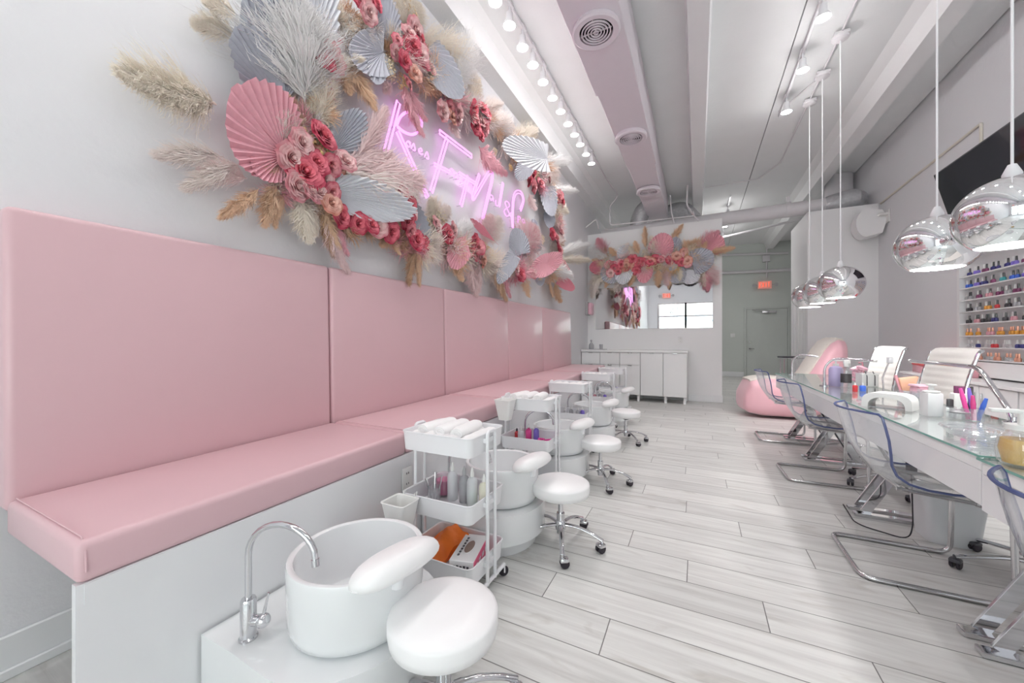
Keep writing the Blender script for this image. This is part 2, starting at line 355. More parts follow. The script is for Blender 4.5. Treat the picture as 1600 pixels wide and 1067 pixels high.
# hall door
DX0, DX1 = 1.425, 2.52
g = G().bb((DX0-.06, YH-.04, 0), (DX0, YH, 2.25)).bb((DX1, YH-.04, 0), (DX1+.06, YH, 2.25)).bb((DX0, YH-.04, 2.19), (DX1, YH, 2.25))
struct(g, 'trim_3', 'door', smooth=False)
d = struct(G().bb((DX0+.005, YH-.03, .01), (DX1-.005, YH-.004, 2.185), .003, 1), 'door_1', 'door')
G().sph((DX0+.09, YH-.07, .93), .03, 12).cyl((DX0+.09, YH-.03, .93), (DX0+.09, YH-.06, .93), .012).tube([(DX0+.09, YH-.075, .93), (DX0+.21, YH-.075, .925)], .011).make('door_handle', 'brushed', d)
G().cyl((DX0+.09, YH-.03, 1.13), (DX0+.09, YH-.05, 1.13), .03).make('deadbolt', 'brushed', d)
G().bb((DX0+.42, YH-.09, 2.05), (DX0+.80, YH-.03, 2.12), .01).tube([(DX0+.45, YH-.06, 2.13), (DX0+.15, YH-.10, 2.16)], .012).make('door_closer', 'brushed', d)
# hall dressing: block courses, pipes on the back wall
def solo(g, name, m, label, cat, loc=None, group=None, **k):
    """one-mesh thing built in world coordinates, its origin moved to its base"""
    lo = [min(v[i] for v in g.v) for i in range(3)]; hi = [max(v[i] for v in g.v) for i in range(3)]
    c = Vector(((lo[0]+hi[0])/2, (lo[1]+hi[1])/2, lo[2])) if loc is None else Vector(loc)
    g.v = [tuple(Vector(v)-c) for v in g.v]; o = g.make(name, m, **k); o.location = c; return tag(o, label, cat, group)
def hy(px, py, off=.05): return onY(px, py, YH-off)
solo(G().tube([hy(1120, 399), hy(1205, 396), hy(1232, 395)], .035), 'wall_pipe', 'pipe', 'thin horizontal pipe high on the hall wall above the red exit sign, upper one', 'pipe')
solo(G().tube([hy(1120, 427), hy(1205, 423), hy(1238, 421)], .05), 'wall_pipe', 'pipe', 'horizontal pipe on the hall wall just above the red exit sign, lower one', 'pipe')
solo(G().tube([hy(1198, 367), hy(1198, 434)], .022, 8).box(hy(1197, 404, .06), (.2, .1, .2), .01), 'electrical_conduit', 'pipe', 'vertical conduit with a junction box running down to the red exit sign', 'conduit')
E1 = hy(1195, 445, .08)
def exit_sign(name, label, loc, rz):
    t = thing(name, label, 'exit sign', loc, rz)
    G().box((0, 0, 0), (.36, .05, .24), .012).make('housing', 'exitface', t)
    letters = {'E': [((0, 0), (0, 1)), ((0, 0), (1, 0)), ((0, .5), (.8, .5)), ((0, 1), (1, 1))], 'X': [((0, 0), (1, 1)), ((0, 1), (1, 0))], 'I': [((.5, 0), (.5, 1))], 'T': [((0, 1), (1, 1)), ((.5, 0), (.5, 1))]}
    g = G()
    for i, ch in enumerate('EXIT'):
        x0 = -.145+i*.075
        for (a, b), (c, d_) in letters[ch]: g.tube([(x0+a*.05, -.028, -.07+b*.14), (x0+c*.05, -.028, -.07+d_*.14)], .009, 6)
    g.make('lettering', 'exit', t)
    for s in (-1, 1): G().cyl((s*.19, 0, .0), (s*.26, 0, .0), .012).lathe([(.03, 0), (.055, .04), (.055, .06), (0, .06)], 14, T=Matrix.Translation((s*.29, -.02, 0)) @ Matrix.Rotation(R(100), 4, 'X')).make('emergency_lamp', 'greige', t)
    return t
exit_sign('exit_sign', 'red lit exit sign with two small lamps on the hall wall above the door', E1, 0)
exit_sign('exit_sign', 'red lit exit sign above the front windows, seen in the mirror', (-1.30, YF+.05, 3.30), R(180))
solo(G().box(hy(1145, 524, .01), (.13, .02, .13), .004).box(hy(1145, 524, .03), (.03, .02, .05)), 'light_switch', 'outlet', 'small white light switch plate on the hall wall left of the door', 'light switch')
solo(G().cyl(onX(1131, 483, .43)+Vector((-.0, 0, 0)), onX(1131, 483, .45), .03), 'door_chime', 'darkgrey', 'tiny dark round knob beside the partition edge', 'knob') if False else None

# ceiling services -----------------------------------------------------
hv = thing('air_duct', 'long boxed lilac white air duct hanging under the ceiling with three round diffusers', 'air duct', (-.765, 3.0, 3.8))
g = G()
def ductseg(y0, y1, xa, xb, za): g.hexa([(xa+.765, y0-3, za-3.8), (xb+.765, y0-3, za-3.8), (xb+.765, y1-3, za-3.8), (xa+.765, y1-3, za-3.8), (xa+.765, y0-3, .46), (xb+.765, y0-3, .46), (xb+.765, y1-3, .46), (xa+.765, y1-3, .46)], .008, 1)
ductseg(-2.9, 4.05, -.985, -.545, 3.79); ductseg(4.05, 6.0, -.965, -.545, 3.80); ductseg(6.0, 8.75, -.955, -.565, 3.81)
g.make('duct_body', 'duct', hv)
for y in (3.16, 5.02, 6.95):
    d = G().lathe([(.185, -.03), (.20, -.045), (.185, -.055), (.14, -.05), (.14, -.01)], 32, (0, y-3, 0), caps=False).lathe([(.20, -.045), (.19, .0)], 32, (0, y-3, 0), caps=False).make('air_diffuser', 'duct', hv)
    g = G()
    for r in (.118, .093, .068, .043, .018): g.tube([(r*math.cos(a*math.pi/16), y-3+r*math.sin(a*math.pi/16), -.046) for a in range(32)], .006, 6, True, flat=1.5)
    g.box((0, y-3, -.04), (.26, .006, .012)); g.box((0, y-3, -.04), (.006, .26, .012)); g.make('louvre_rings', 'duct', d)
    G().lathe([(.139, -.012), (0, -.012)], 24, (0, y-3, 0)).make('throat_shade_disc', 'gap', d)  # near-black disc stands in for the shade behind the louvres
# round pipe across the room behind the partitions
pp = bend([(-1.9, 8.42, 3.52), (2.10, 8.42, 3.56), (2.51, 8.40, 3.60), (2.51, 8.9, 3.60)], .16)
t = thing('drain_pipe', 'fat white round duct pipe crossing above the two partition walls with an elbow', 'duct pipe', (0, 8.42, 3.4))
T0 = Matrix.Translation((0, -8.42, -3.4))
G().tube(pp, .125, 20, T=T0).make('pipe_run', 'pipe', t)
G().tube([(2.02, 8.42, 3.56), (2.10, 8.42, 3.56), (2.2, 8.42, 3.57), (2.35, 8.41, 3.60), (2.42, 8.40, 3.60), (2.50, 8.46, 3.60)], [.135, .16, .17, .17, .165, .14], 20, T=T0).make('elbow_wrap', 'insul', t)
G().tube([(1.45, 8.42, 3.56), (1.53, 8.42, 3.56)], .135, 20, T=T0).box((1.49, 8.42, 3.72), (.05, .05, .16), T=T0).make('pipe_clamp', 'pipe', t)
solo(G().cyl((2.42, 9.2, 3.3), (2.42, 9.2, 4.295), .21, 24), 'riser_duct', 'pipe', 'vertical grey round riser duct behind the closet wall under the ceiling', 'duct')
solo(G().tube(bend([(-1.15, 8.55, 3.3), (-1.15, 8.5, 3.75), (-1.02, 8.45, 4.0), (-.7, 8.6, 4.05)], .2), .17, 18), 'flexible_duct', 'insul', 'silver insulated flexible duct curling up beside the air duct end', 'flexible duct')
solo(G().tube(bend([(-.9, 9.1, 3.9), (-.3, 9.0, 4.05), (.0, 8.9, 3.6)], .2), .19, 18), 'flexible_duct', 'insul', 'dark insulated flexible duct in shadow behind the air duct end', 'flexible duct')
def conduit(pts, r, label, name='electrical_conduit', m='pipe', rad=.06): return solo(G().tube(bend(pts, rad), r, 8), name, m, label, 'conduit')
a = onY(1085, 337, 7.95); b_ = onY(953, 352, 7.95)
conduit([(-1.56, 6.3, 4.26), (-1.56, 7.2, 4.26), onY(966, 306, 7.8), onY(953, 322, 7.95), b_, a, onY(1083, 330, 7.95)], .012, 'thin white conduit looping down from the track light end above the flower partition')
conduit([(XL+.02, 7.8, 3.55), (XL+.25, 7.8, 3.70), (XL+.25, 8.0, 3.56)], .015, 'short white conduit hooked across the corner above the left wall')
conduit([onY(1074, 290, 8.0), onY(1073, 320, 8.0), onY(1084, 337, 8.0), onY(1092, 345, 8.0)], .016, 'short bent conduit hanging beside the middle ceiling beam')
conduit([onY(1047, 305, 7.9), onY(1049, 330, 7.9), onY(1053, 348, 7.9)], .012, 'thin cable dropping from the end of the air duct')
conduit([(1.0, 6.2, 4.28), (1.31, 5.6, 4.28)], .008, 'short cable linking the right track light to the pendant conduit')
conduit([(1.31, .6, 4.28), (1.31, 8.0, 4.28), (1.05, 8.6, 4.28), (.15, 8.6, 4.28)], .011, 'thin grey conduit on the ceiling joining the pendant lamp boxes')
conduit([(.75, 9.0, 3.62), (1.7, 9.1, 3.80), (2.2, 9.2, 3.95)], .03, 'white pipe sloping across the hall behind the duct pipe') if False else None
conduit([onY(1128, 371, 10.5), onY(1240, 345, 10.5), onY(1262, 340, 10.5)], .028, 'white pipe crossing the hall below the fat round duct', rad=.01)
# beige trunking on the right wall
t1 = [onX(px, py, XR-.012) for px, py in ((1376, 318), (1533, 193), (1533, 233))]
conduit(t1, .014, 'beige cable trunking climbing the right wall towards the television', 'cable_trunking', 'beige', .01)

# track lights ------------------------------------------------------------
rail = solo(G().bb((-1.575, -1.0, 4.25), (-1.545, 6.35, 4.285), .004, 1), 'track_rail', 'steel_white', 'long white track light rail on the ceiling above the pink bench', 'track rail')
rail2 = solo(G().bb((1.005, -1.0, 4.25), (1.035, 6.3, 4.285), .004, 1), 'track_rail', 'steel_white', 'white track light rail on the ceiling above the manicure table', 'track rail')
rail3 = solo(G().bb((.62, 9.3, 4.25), (.65, 12.5, 4.285), .004, 1), 'track_rail', 'steel_white', 'short white track light rail on the hall ceiling', 'track rail')
def spotlight(label, loc, group, rx=0, ry=0):
    t = thing('track_spotlight', label, 'spotlight', loc, 0, group)
    T = Matrix.Rotation(rx, 4, 'X') @ Matrix.Rotation(ry, 4, 'Y')
    G().cyl((0, 0, .14), (0, 0, .02), .010, 10).box((0, 0, .15), (.05, .09, .03), .005).make('adapter', 'steel_white', t)
    G().lathe([(0, .075), (.030, .07), (.033, .0), (.055, -.035), (.060, -.05), (.056, -.05), (.053, -.046)], 20, T=T).make('lamp_head', 'steel_white', t)
    G().lathe([(.053, -.047), (.03, -.053), (0, -.055)], 20, T=T).make('lamp_face', 'lamp', t)
    return t
LPX = [(771.6, 1), (794, 38), (812, 73.4), (828.5, 100.7), (843.7, 127.8), (858.4, 152.6), (873.3, 173.3), (885, 192.8), (896, 209.5), (904.4, 225), (914, 240.3), (923.4, 254.3)]
proto = None; LAMPS = []
for i, (px, py) in enumerate(LPX):
    y = onZ(px, py, 4.09).y; lab = '%s of the round white track spotlights above the pink bench' % ORD[i]
    if proto is None: proto = spotlight(lab, (-1.56, y, 4.12), 'track spotlights above the bench')
    else: dup(proto, (-1.56, y, 4.12), label=lab)
    LAMPS.append((-1.56, y, 4.05))
for k in range(9): LAMPS.append((-1.56, 1.85-.42*k, 4.05)); dup(proto, (-1.56, 1.85-.42*k, 4.12), label='unseen round white track spotlight above the bench on the rail end towards the front windows', group='unseen bench track spotlights towards the front windows')  # unseen spotlights further along the rail, added to light the near room
for k in range(4): LAMPS.append((1.02, 3.3-1.2*k, 4.05)); dup(proto, (1.02, 3.3-1.2*k, 4.12), label='unseen white track spotlight above the manicure table on the rail end towards the front windows', group='unseen table track spotlights towards the front windows')  # likewise unseen, added on the table rail for light near the front
for i, (px, py) in enumerate([(1294, 27.6), (1261.6, 110), (1231.4, 176)]):
    y = onZ(px, py, 4.06).y; c = dup(proto, (1.02, y, 4.12), label='%s of three white track spotlights above the manicure table' % ORD[i].replace('third nearest', 'farthest'), group='track spotlights above the manicure table')
    LAMPS.append((1.02, y, 4.05))
for i, y in enumerate((10.0, 11.0, 12.0)):
    dup(proto, (.635, y, 4.12), label='%s of three small lit spotlights on the hall ceiling' % ORD[i].replace('third nearest', 'farthest'), group='hall spotlights')
    LAMPS.append((.635, y, 4.05))

# speaker on the right wall --------------------------------------------------
p = onY(1361, 350, 7.95)
t = thing('wall_speaker', 'white rounded wall speaker on a bracket high in the right corner', 'speaker', p)
sec = []
for k in range(13):
    a = R(-75+150*k/12); sec.append((-.06-.16*math.cos(a), .235*math.sin(a)))
g = G().prism([(x*1.0, z) for x, z in sec]+[(.10, .18), (.16, .05), (.10, -.18)], -.12, .12, Matrix(((1, 0, 0, 0), (0, 0, 1, 0), (0, 1, 0, 0), (0, 0, 0, 1))) @ Matrix.Identity(4))
g.make('cabinet', 'white', t)
G().prism([(x-.012, z*1.02) for x, z in sec[2:11]]+[(x+.02, z*.98) for x, z in sec[2:11]][::-1], -.10, .10, Matrix(((1, 0, 0, 0), (0, 0, 1, 0), (0, 1, 0, 0), (0, 0, 0, 1)))).make('grille', 'greige', t) if False else None
G().tube([(.05, -.12, .10), (.05, -.16, .10), (XR-p.x-.01, -.16, .10)], .02).box((XR-p.x-.012, -.16, .06), (.02, .1, .2), .004).make('bracket', 'outlet', t)

# television ---------------------------------------------------------------
tv = thing('television', 'large black flat television tilted down on the right wall', 'television', (2.50, 5.12, 2.60))
Tt = Matrix.Rotation(R(-14), 4, 'Y')
G().box((0, 0, 0), (.05, 1.50, .86), .008, T=Tt).make('bezel', 'darkgrey', tv)
G().box((-.0255, 0, .005), (.004, 1.47, .82), T=Tt).make('screen', 'screen', tv)
G().box((.10, 0, 0), (.18, .3, .3), .01).make('wall_mount', 'black', tv)

# mirror, outlet, dispenser ---------------------------------------------------
a = onY(931, 514.5, YP); b_ = onY(1113.5, 514.5, YP)
solo(G().bb((a.x, YP-.008, a.z), (b_.x, YP-.001, 2.28), .001, 1), 'wall_mirror', 'mirror', 'wide frameless mirror on the partition below the flower garland', 'mirror')
def outlet(name, label, c, ax):
    t = thing(name, label, 'outlet', c, ax)
    G().box((0, -.003, 0), (.075, .006, .12), .004).make('face_plate', 'outlet', t)
    g = G()
    for z in (-.028, .028):
        for x in (-.008, .008): g.box((x, -.0075, z), (.003, .002, .010))
    g.make('sockets', 'darkgrey', t); return t
outlet('wall_outlet', 'white wall outlet on the partition under the mirror', onY(1063, 531, YP), 0)
t = thing('soap_dispenser', 'pink fronted wall dispenser beside the mirror at the end of the left wall', 'dispenser', onX(916, 483, XL)+Vector((0, .02, -.13)))
G().bb((0, -.10, 0), (.05, .14, .28), .01).make('back_plate', 'greige', t); G().bb((.05, -.08, .01), (.13, .12, .26), .02, 3).make('cover', 'softpink', t)

# cabinets at the end ------------------------------------------------------------
CX = [-2.12, -1.74, -1.36, -.975, -.57, -.165]; CY0, CY1 = 7.51, 8.04
lab = ['white drawer cabinet in the corner by the left wall', 'white drawer cabinet second from the left wall', 'white cabinet with one drawer above a door, middle of the row', 'white cabinet with a tall flat door left of the end unit', 'white end cabinet with a tall door, nearest the hallway']
for i in range(5):
    a, b_ = CX[i], CX[i+1]; w = b_-a; t = thing('base_cabinet', lab[i], 'cabinet', ((a+b_)/2, CY0, 0), 0, 'white base cabinets')
    G().bb((-w/2+.002, .02, .125), (w/2-.002, CY1-CY0, .94)).make('body', 'white', t, smooth=False)
    g = G()
    for sx in ((-1, 1) if i in (0, 2, 4) else ()):
        for y in (.07, .47): g.box((sx*(w/2-.04), y, .0625), (.045, .045, .125))
    if g.v: g.make('leg', 'white', t, smooth=False)
    fr = [(.13, .93)] if i > 2 else [(.70, .93), (.13, .69)]
    for j, (z0, z1) in enumerate(fr):
        d_ = G().bb((-w/2+.006, 0, z0), (w/2-.006, .018, z1), .002, 1).make('door' if z1-z0 > .3 else 'drawer', 'white', t)
        G().bb((-.04, -.016, z1-.006), (.04, .004, z1+.002), .001, 1).make('handle', 'brushed', d_)
solo(G().bb((-2.125, CY0-.02, .942), (-.15, CY1+.015, .985), .003, 1), 'worktop', 'white', 'long white worktop across the row of cabinets', 'worktop')
wt = .985
p = onY(924, 545, 7.66)
solo(G().bb((p.x-.16, 7.56, wt), (p.x+.30, 7.78, wt+.008), .003, 1), 'counter_tray', 'grey', 'thin grey tray at the left end of the worktop', 'tray')
t = thing('perfume_bottle', 'small grey glass bottle with a stopper on the worktop tray', 'bottle', (p.x, 7.66, wt+.008))
G().lathe([(.045, 0), (.055, .03), (.05, .09), (.018, .135), (.016, .15)], 16).make('body', 'grey', t); G().lathe([(.012, .15), (.022, .165), (.02, .19), (0, .195)], 12).make('stopper', 'grey', t)
solo(G().lathe([(.03, 0), (.036, .10), (.033, .10), (.028, .01), (0, .01)], 16, (p.x+.20, 7.66, wt+.008)), 'small_cup', 'grey', 'small dark grey cup beside the glass bottle on the worktop', 'cup')
# ------------------------------------------------------------------ pink bench
BX, KX = -1.40, -1.985                         # front of the seat, front of the back cushions
Ys = [.36, 1.565, 2.72, 3.97, 5.07, 6.42]
zt = lambda y: 1.594+.0115*(y-.36); zs = lambda y: .645+.0185*(y-.36); zb = lambda y: .531+.012*(y-.36)
bench = thing('banquette_bench', 'long pink leather wall bench with tall padded back on a white panel base', 'bench', (-1.7, 3.4, 0))
TB = Matrix.Translation((1.7, -3.4, 0))
for i in range(5):
    y0, y1 = Ys[i]+.004, Ys[i+1]-.004
    b = bmesh.new()
    NX, NY, NZ = 3, 8, 8
    # padded back: a box with a gently swollen face
    g = G(); g.hexa([(XL+.002, y0, zs(y0)-.05), (KX, y0, zs(y0)-.05), (KX, y1, zs(y1)-.05), (XL+.002, y1, zs(y1)-.05), (XL+.002, y0, zt(y0)), (KX-.02, y0, zt(y0)), (KX-.02, y1, zt(y1)), (XL+.002, y1, zt(y1))], .022, 4, TB)
    b.free(); g.make('back_cushion', 'pink', bench, ang=60)
    g = G(); xb = KX+.004
    g.hexa([(xb, y0, zb(y0)), (BX, y0, zb(y0)), (BX, y1, zb(y1)), (xb, y1, zb(y1)), (xb, y0, zs(y0)-.004), (BX-.004, y0, zs(y0)-.006), (BX-.004, y1, zs(y1)-.006), (xb, y1, zs(y1)-.004)], .020, 4, TB)
    g.make('seat_cushion', 'pink', bench, ang=60)
    g = G().tube([(xb+.02, y0+.018, zs(y0)+.001), (BX-.03, y0+.018, zs(y0)), (BX-.004, y0+.018, zs(y0)-.03), (BX+.001, y0+.018, zb(y0)+.03)], .0022, 6, T=TB); g.make('piping', 'pink', bench)
g = G().hexa([(BX-.03, Ys[0]+.005, 0), (BX-.006, Ys[0]+.005, 0), (BX-.006, 6.4, 0), (BX-.03, 6.4, 0), (BX-.03, Ys[0]+.005, zb(.36)), (BX-.006, Ys[0]+.005, zb(.36)), (BX-.006, 6.4, zb(6.4)), (BX-.03, 6.4, zb(6.4))], 0, 1, TB)
for y in Ys[1:-1]: g.bb((XL+.03, y-.012, .05), (BX-.03, y+.012, .53), T=TB)
g.make('front_panel', 'panel', bench, smooth=False)
g = G().hexa([(BX-.007, Ys[0]+.02, zb(.36)-.055), (BX-.003, Ys[0]+.02, zb(.36)-.055), (BX-.003, 6.39, zb(6.4)-.055), (BX-.007, 6.39, zb(6.4)-.055), (BX-.007, Ys[0]+.02, zb(.36)-.002), (BX-.003, Ys[0]+.02, zb(.36)-.002), (BX-.003, 6.39, zb(6.4)-.002), (BX-.007, 6.39, zb(6.4)-.002)], 0, 1, TB).make('top_rail', 'panel', bench, smooth=False)
c = onX(636, 747, BX); outlet('wall_outlet', 'upper white outlet on the bench panel beside the nearest cart', (BX-.003, c.y, c.z), R(90))
c = onX(619, 800, BX); outlet('wall_outlet', 'lower white outlet on the bench panel behind the nearest foot basin', (BX-.003, c.y, c.z), R(90))

# ------------------------------------------------------------------ pedicure stations
def pedicure_basin(label, loc):
    t = thing('pedicure_basin', label, 'foot basin', loc, 0, 'foot basins along the bench')
    def outline(e, r):
        pts = [(-.36, -.292-e), (-.20, -.290-e)]
        for k in range(1, 20): a = R(-100+200*k/20); pts.append((-.02+(r)*math.cos(a)*1.0, r*math.sin(a)*1.1))
        return pts+[(-.20, .290+e), (-.36, .292+e)]
    G().prism(outline(0, .27), .075, .232).make('platform', 'ceramic', t, ang=35)
    G().prism(outline(-.05, .22), 0, .075).make('plinth', 'panel', t)
    ro = .212
    G().lathe([(0, .232), (ro-.03, .232), (ro-.006, .245), (ro, .27), (ro+.004, .44), (ro+.001, .449), (ro-.008, .452), (ro-.017, .447), (ro-.02, .43), (ro-.026, .30), (ro-.05, .262), (0, .258)], 48).make('basin', 'ceramic', t, ang=50)
    # sloped foot rest inside the basin
    G().hexa([(-.02, -.13, .262), (.14, -.10, .262), (.10, .12, .262), (-.06, .10, .262), (.05, -.11, .30), (.14, -.09, .36), (.11, .11, .36), (.02, .09, .30)], .015, 2).make('foot_step', 'ceramic', t)
    Tp = Matrix.Translation((.215, -.045, .470)) @ Matrix.Rotation(R(-9), 4, 'Z') @ Matrix.Rotation(R(-14), 4, 'Y')
    cu = G(); prof = []
    nu, nv = 28, 12
    vs = []; fs = []
    for i in range(nu):
        a = 2*math.pi*i/nu; ca, sa = math.cos(a), math.sin(a); ex = lambda v, p: math.copysign(abs(v)**p, v)
        for j in range(nv+1):
            b = math.pi*(j/nv-.5); q = math.cos(b)**.6; vs.append((ex(ca, .8)*.078*q, ex(sa, .85)*.150*q, (.050 if b > 0 else .028)*math.sin(b)))
    for i in range(nu):
        for j in range(nv): fs.append([i*(nv+1)+j, ((i+1) % nu)*(nv+1)+j, ((i+1) % nu)*(nv+1)+j+1, i*(nv+1)+j+1])
    cu.add(vs, fs, Tp); pl = cu.make('footrest_pillow', 'vinyl', t, ang=80)
    G().tube([Tp @ Vector((.076*math.cos(a*math.pi/16), .149*math.sin(a*math.pi/16), -.004)) for a in range(32)], .0022, 6, True).make('piping', 'vinyl', pl)
    G().tube([(.208, -.04, .40), (.214, -.04, .46)], .02, 10).make('pillow_bracket', 'steel_white', t)
    fx, fy = -.212, -.235
    fa = G().lathe([(.026, 0), (.026, .006), (.022, .01), (.022, .118), (.019, .124), (0, .125)], 20, (fx, fy, .232)).make('faucet', 'chrome', t)
    dx, dy = .226, .065; L_ = math.hypot(dx, dy); pts = [(fx, fy, .35), (fx, fy, .49)]
    rr = L_/2
    for k in range(1, 14): a = math.pi*(1-k/14.5); pts.append((fx+dx*(.5+.5*math.cos(a)), fy+dy*(.5+.5*math.cos(a)), .49+rr*.88*math.sin(a)))
    e = pts[-1]; pts.append((e[0]+.004, e[1], e[2]-.022))
    G().tube(pts, .0095, 12).make('spout', 'chrome', fa); G().cyl(pts[-1], (pts[-1][0]+.003, pts[-1][1], pts[-1][2]-.02), .0115, 14).make('aerator', 'chrome', fa)
    G().cyl((fx, fy, .288), (fx+.040, fy+.018, .288), .017, 14).sph((fx+.043, fy+.019, .288), .021, 14).tube([(fx+.043, fy+.019, .30), (fx+.055, fy+.028, .372)], [.005, .0032], 8).make('lever', 'chrome', fa)
    return t
BYS = [.92, 1.98, 3.04, 4.20, 5.42]; BXS = [-1.035, -1.04, -1.05, -1.06, -1.07]
bl = ['nearest white pedicure basin with chrome faucet and oval footrest pillow', 'second nearest round white pedicure basin, just beyond the nearest cart', 'third nearest round white pedicure basin, middle of the five', 'fourth nearest round white pedicure basin along the bench', 'farthest white pedicure basin, in front of the white cabinets']
b0 = pedicure_basin(bl[0], (BXS[0], BYS[0], 0))
for i in range(1, 5): dup(b0, (BXS[i], BYS[i], 0), label=bl[i])

def caster_mesh():
    g = G()
    for s in (-1, 1): g.lathe([(0, -.008), (.020, -.008), (.024, -.004), (.024, .004), (.020, .008), (0, .008)], 16, T=Matrix.Translation((0, s*.012, .024)) @ Matrix.Rotation(R(90), 4, 'X'))
    return g
def star_base(t, r, n, zh, m='chrome', wheel='chrome', rot=0, thick=.012):
    """five arms that droop to their casters"""
    g = G().lathe([(.018, zh-.045), (.030, zh-.04), (.032, zh-.005), (.022, zh+.01), (0, zh+.01)], 18)
    for k in range(n):
        a = rot+2*math.pi*k/n; u = Vector((math.cos(a), math.sin(a), 0))
        pts = [u*.015+Vector((0, 0, zh-.015)), u*(r*.4)+Vector((0, 0, zh-.012)), u*(r*.75)+Vector((0, 0, zh-.035)), u*r+Vector((0, 0, .062))]
        g.tube(bend(pts, .05), [thick*1.15]*2+[thick]*(len(bend(pts, .05))-2), 10, flat=.75)
    g.make('star_base', m, t)
    for k in range(n):
        a = rot+2*math.pi*k/n
        T = Matrix.Translation((math.cos(a)*r, math.sin(a)*r, 0)) @ Matrix.Rotation(a+.9+k, 4, 'Z')
        c_ = G()
        for s in (-1, 1): c_.lathe([(0, -.008), (.020, -.008), (.024, -.004), (.024, .004), (.020, .008), (0, .008)], 16, T=T @ Matrix.Translation((-.012, s*.012, .024)) @ Matrix.Rotation(R(90), 4, 'X'))
        cs = c_.make('caster', 'black', t)
        G().cyl((0, 0, .03), (0, 0, .068), .008, 10, T=T).box((-.010, 0, .040), (.046, .044, .022), .009, T=T).make('caster_fork', wheel, cs)
def stool(label, loc, rz):
    t = thing('rolling_stool', label, 'stool', loc, rz, 'round stools beside the basins')
    r = .163; z = .282
    G().lathe([(0, z), (r-.02, z), (r-.004, z+.008), (r, z+.03), (r, z+.058), (r-.003, z+.066), (r-.012, z+.070), (r-.03, z+.077), (r*.5, z+.084), (0, z+.086)], 48).make('seat', 'vinyl', t, ang=70)
    G().tube([((r-.004)*math.cos(a*math.pi/24), (r-.004)*math.sin(a*math.pi/24), z+.064) for a in range(48)], .0018, 5, True).make('seam', 'vinyl', t)
    G().lathe([(.07, z-.006), (.07, z)], 20).cyl((0, 0, z-.03), (0, 0, z-.005), .030).make('seat_plate', 'darkgrey', t)
    G().cyl((0, 0, .155), (0, 0, .27), .014).cyl((0, 0, .06), (0, 0, .175), .023).cyl((0, 0, .255), (0, 0, .268), .026).make('gas_lift', 'chrome', t)
    star_base(t, .235, 5, .125, rot=.3); return t
s0 = stool('nearest round white rolling stool, in front of the near basin', (-.68, .92, 0), .55)
for (x, y, rz), l in zip([(-.70, 2.05, -.25), (-.71, 3.08, -.15), (-.74, 4.48, .1)], ['second nearest round white stool on a five-armed chrome base', 'third nearest round white rolling stool with chrome casters', 'farthest round white rolling stool, before the white cabinets']):
    dup(s0, (x, y, 0), rz, l)

def cart(label, loc):
    t = thing('utility_cart', label, 'cart', loc, 0, 'three-tier white carts')
    W, D = .375, .30
    for z, h, f in ((.645, .085, .012), (.355, .085, .012), (.085, .085, .012)): tray(G(), W, D, h, z, .005, .03, f).make('tray', 'steel_white', t, ang=50)
    for s in (-1, 1):
        x = s*(W/2+.020)
        g = G().tube(bend([(x, -.035, .045), (x, -.035, .738), (x, .035, .738), (x, .035, .045)], .02), .0085, 10)
        for z in (.70, .41, .14): g.box((s*(W/2+.011), 0, z), (.014, .09, .02))
        g.tube([(x, -.13, .055), (x, .13, .055)], .009, 8); g.make('side_frame', 'steel_white', t)
        for sy in (-1, 1):
            T = Matrix.Translation((x, sy*.125, 0)) @ Matrix.Rotation(.8*sy*s, 4, 'Z')
            c_ = G().lathe([(0, -.009), (.021, -.009), (.025, 0), (.021, .009), (0, .009)], 18, T=T @ Matrix.Translation((0, 0, .025)) @ Matrix.Rotation(R(90), 4, 'X')).make('caster', 'black', t)
            G().cyl((0, 0, .048), (0, 0, .06), .009, T=T).tube([T @ Vector(v) for v in ((0, .014, .024), (0, .014, .048), (0, -.014, .048), (0, -.014, .024))], .004, 6).make('caster_fork', 'steel_white', c_)
    return t
CP = [(-1.06, 1.515), (-1.14, 2.66), (-1.17, 3.74), (-1.18, 4.98), (-1.20, 6.02)]
cl = ['nearest white three-tier rolling cart, beside the near basin', 'second nearest white cart with magenta and violet bottles on its middle tray', 'third nearest white rolling cart, middle of the five', 'fourth nearest white rolling cart along the bench', 'farthest white rolling cart, nearest the cabinets']
c0 = cart(cl[0], (*CP[0], 0))
for i in range(1, 5): dup(c0, (*CP[i], 0), label=cl[i])
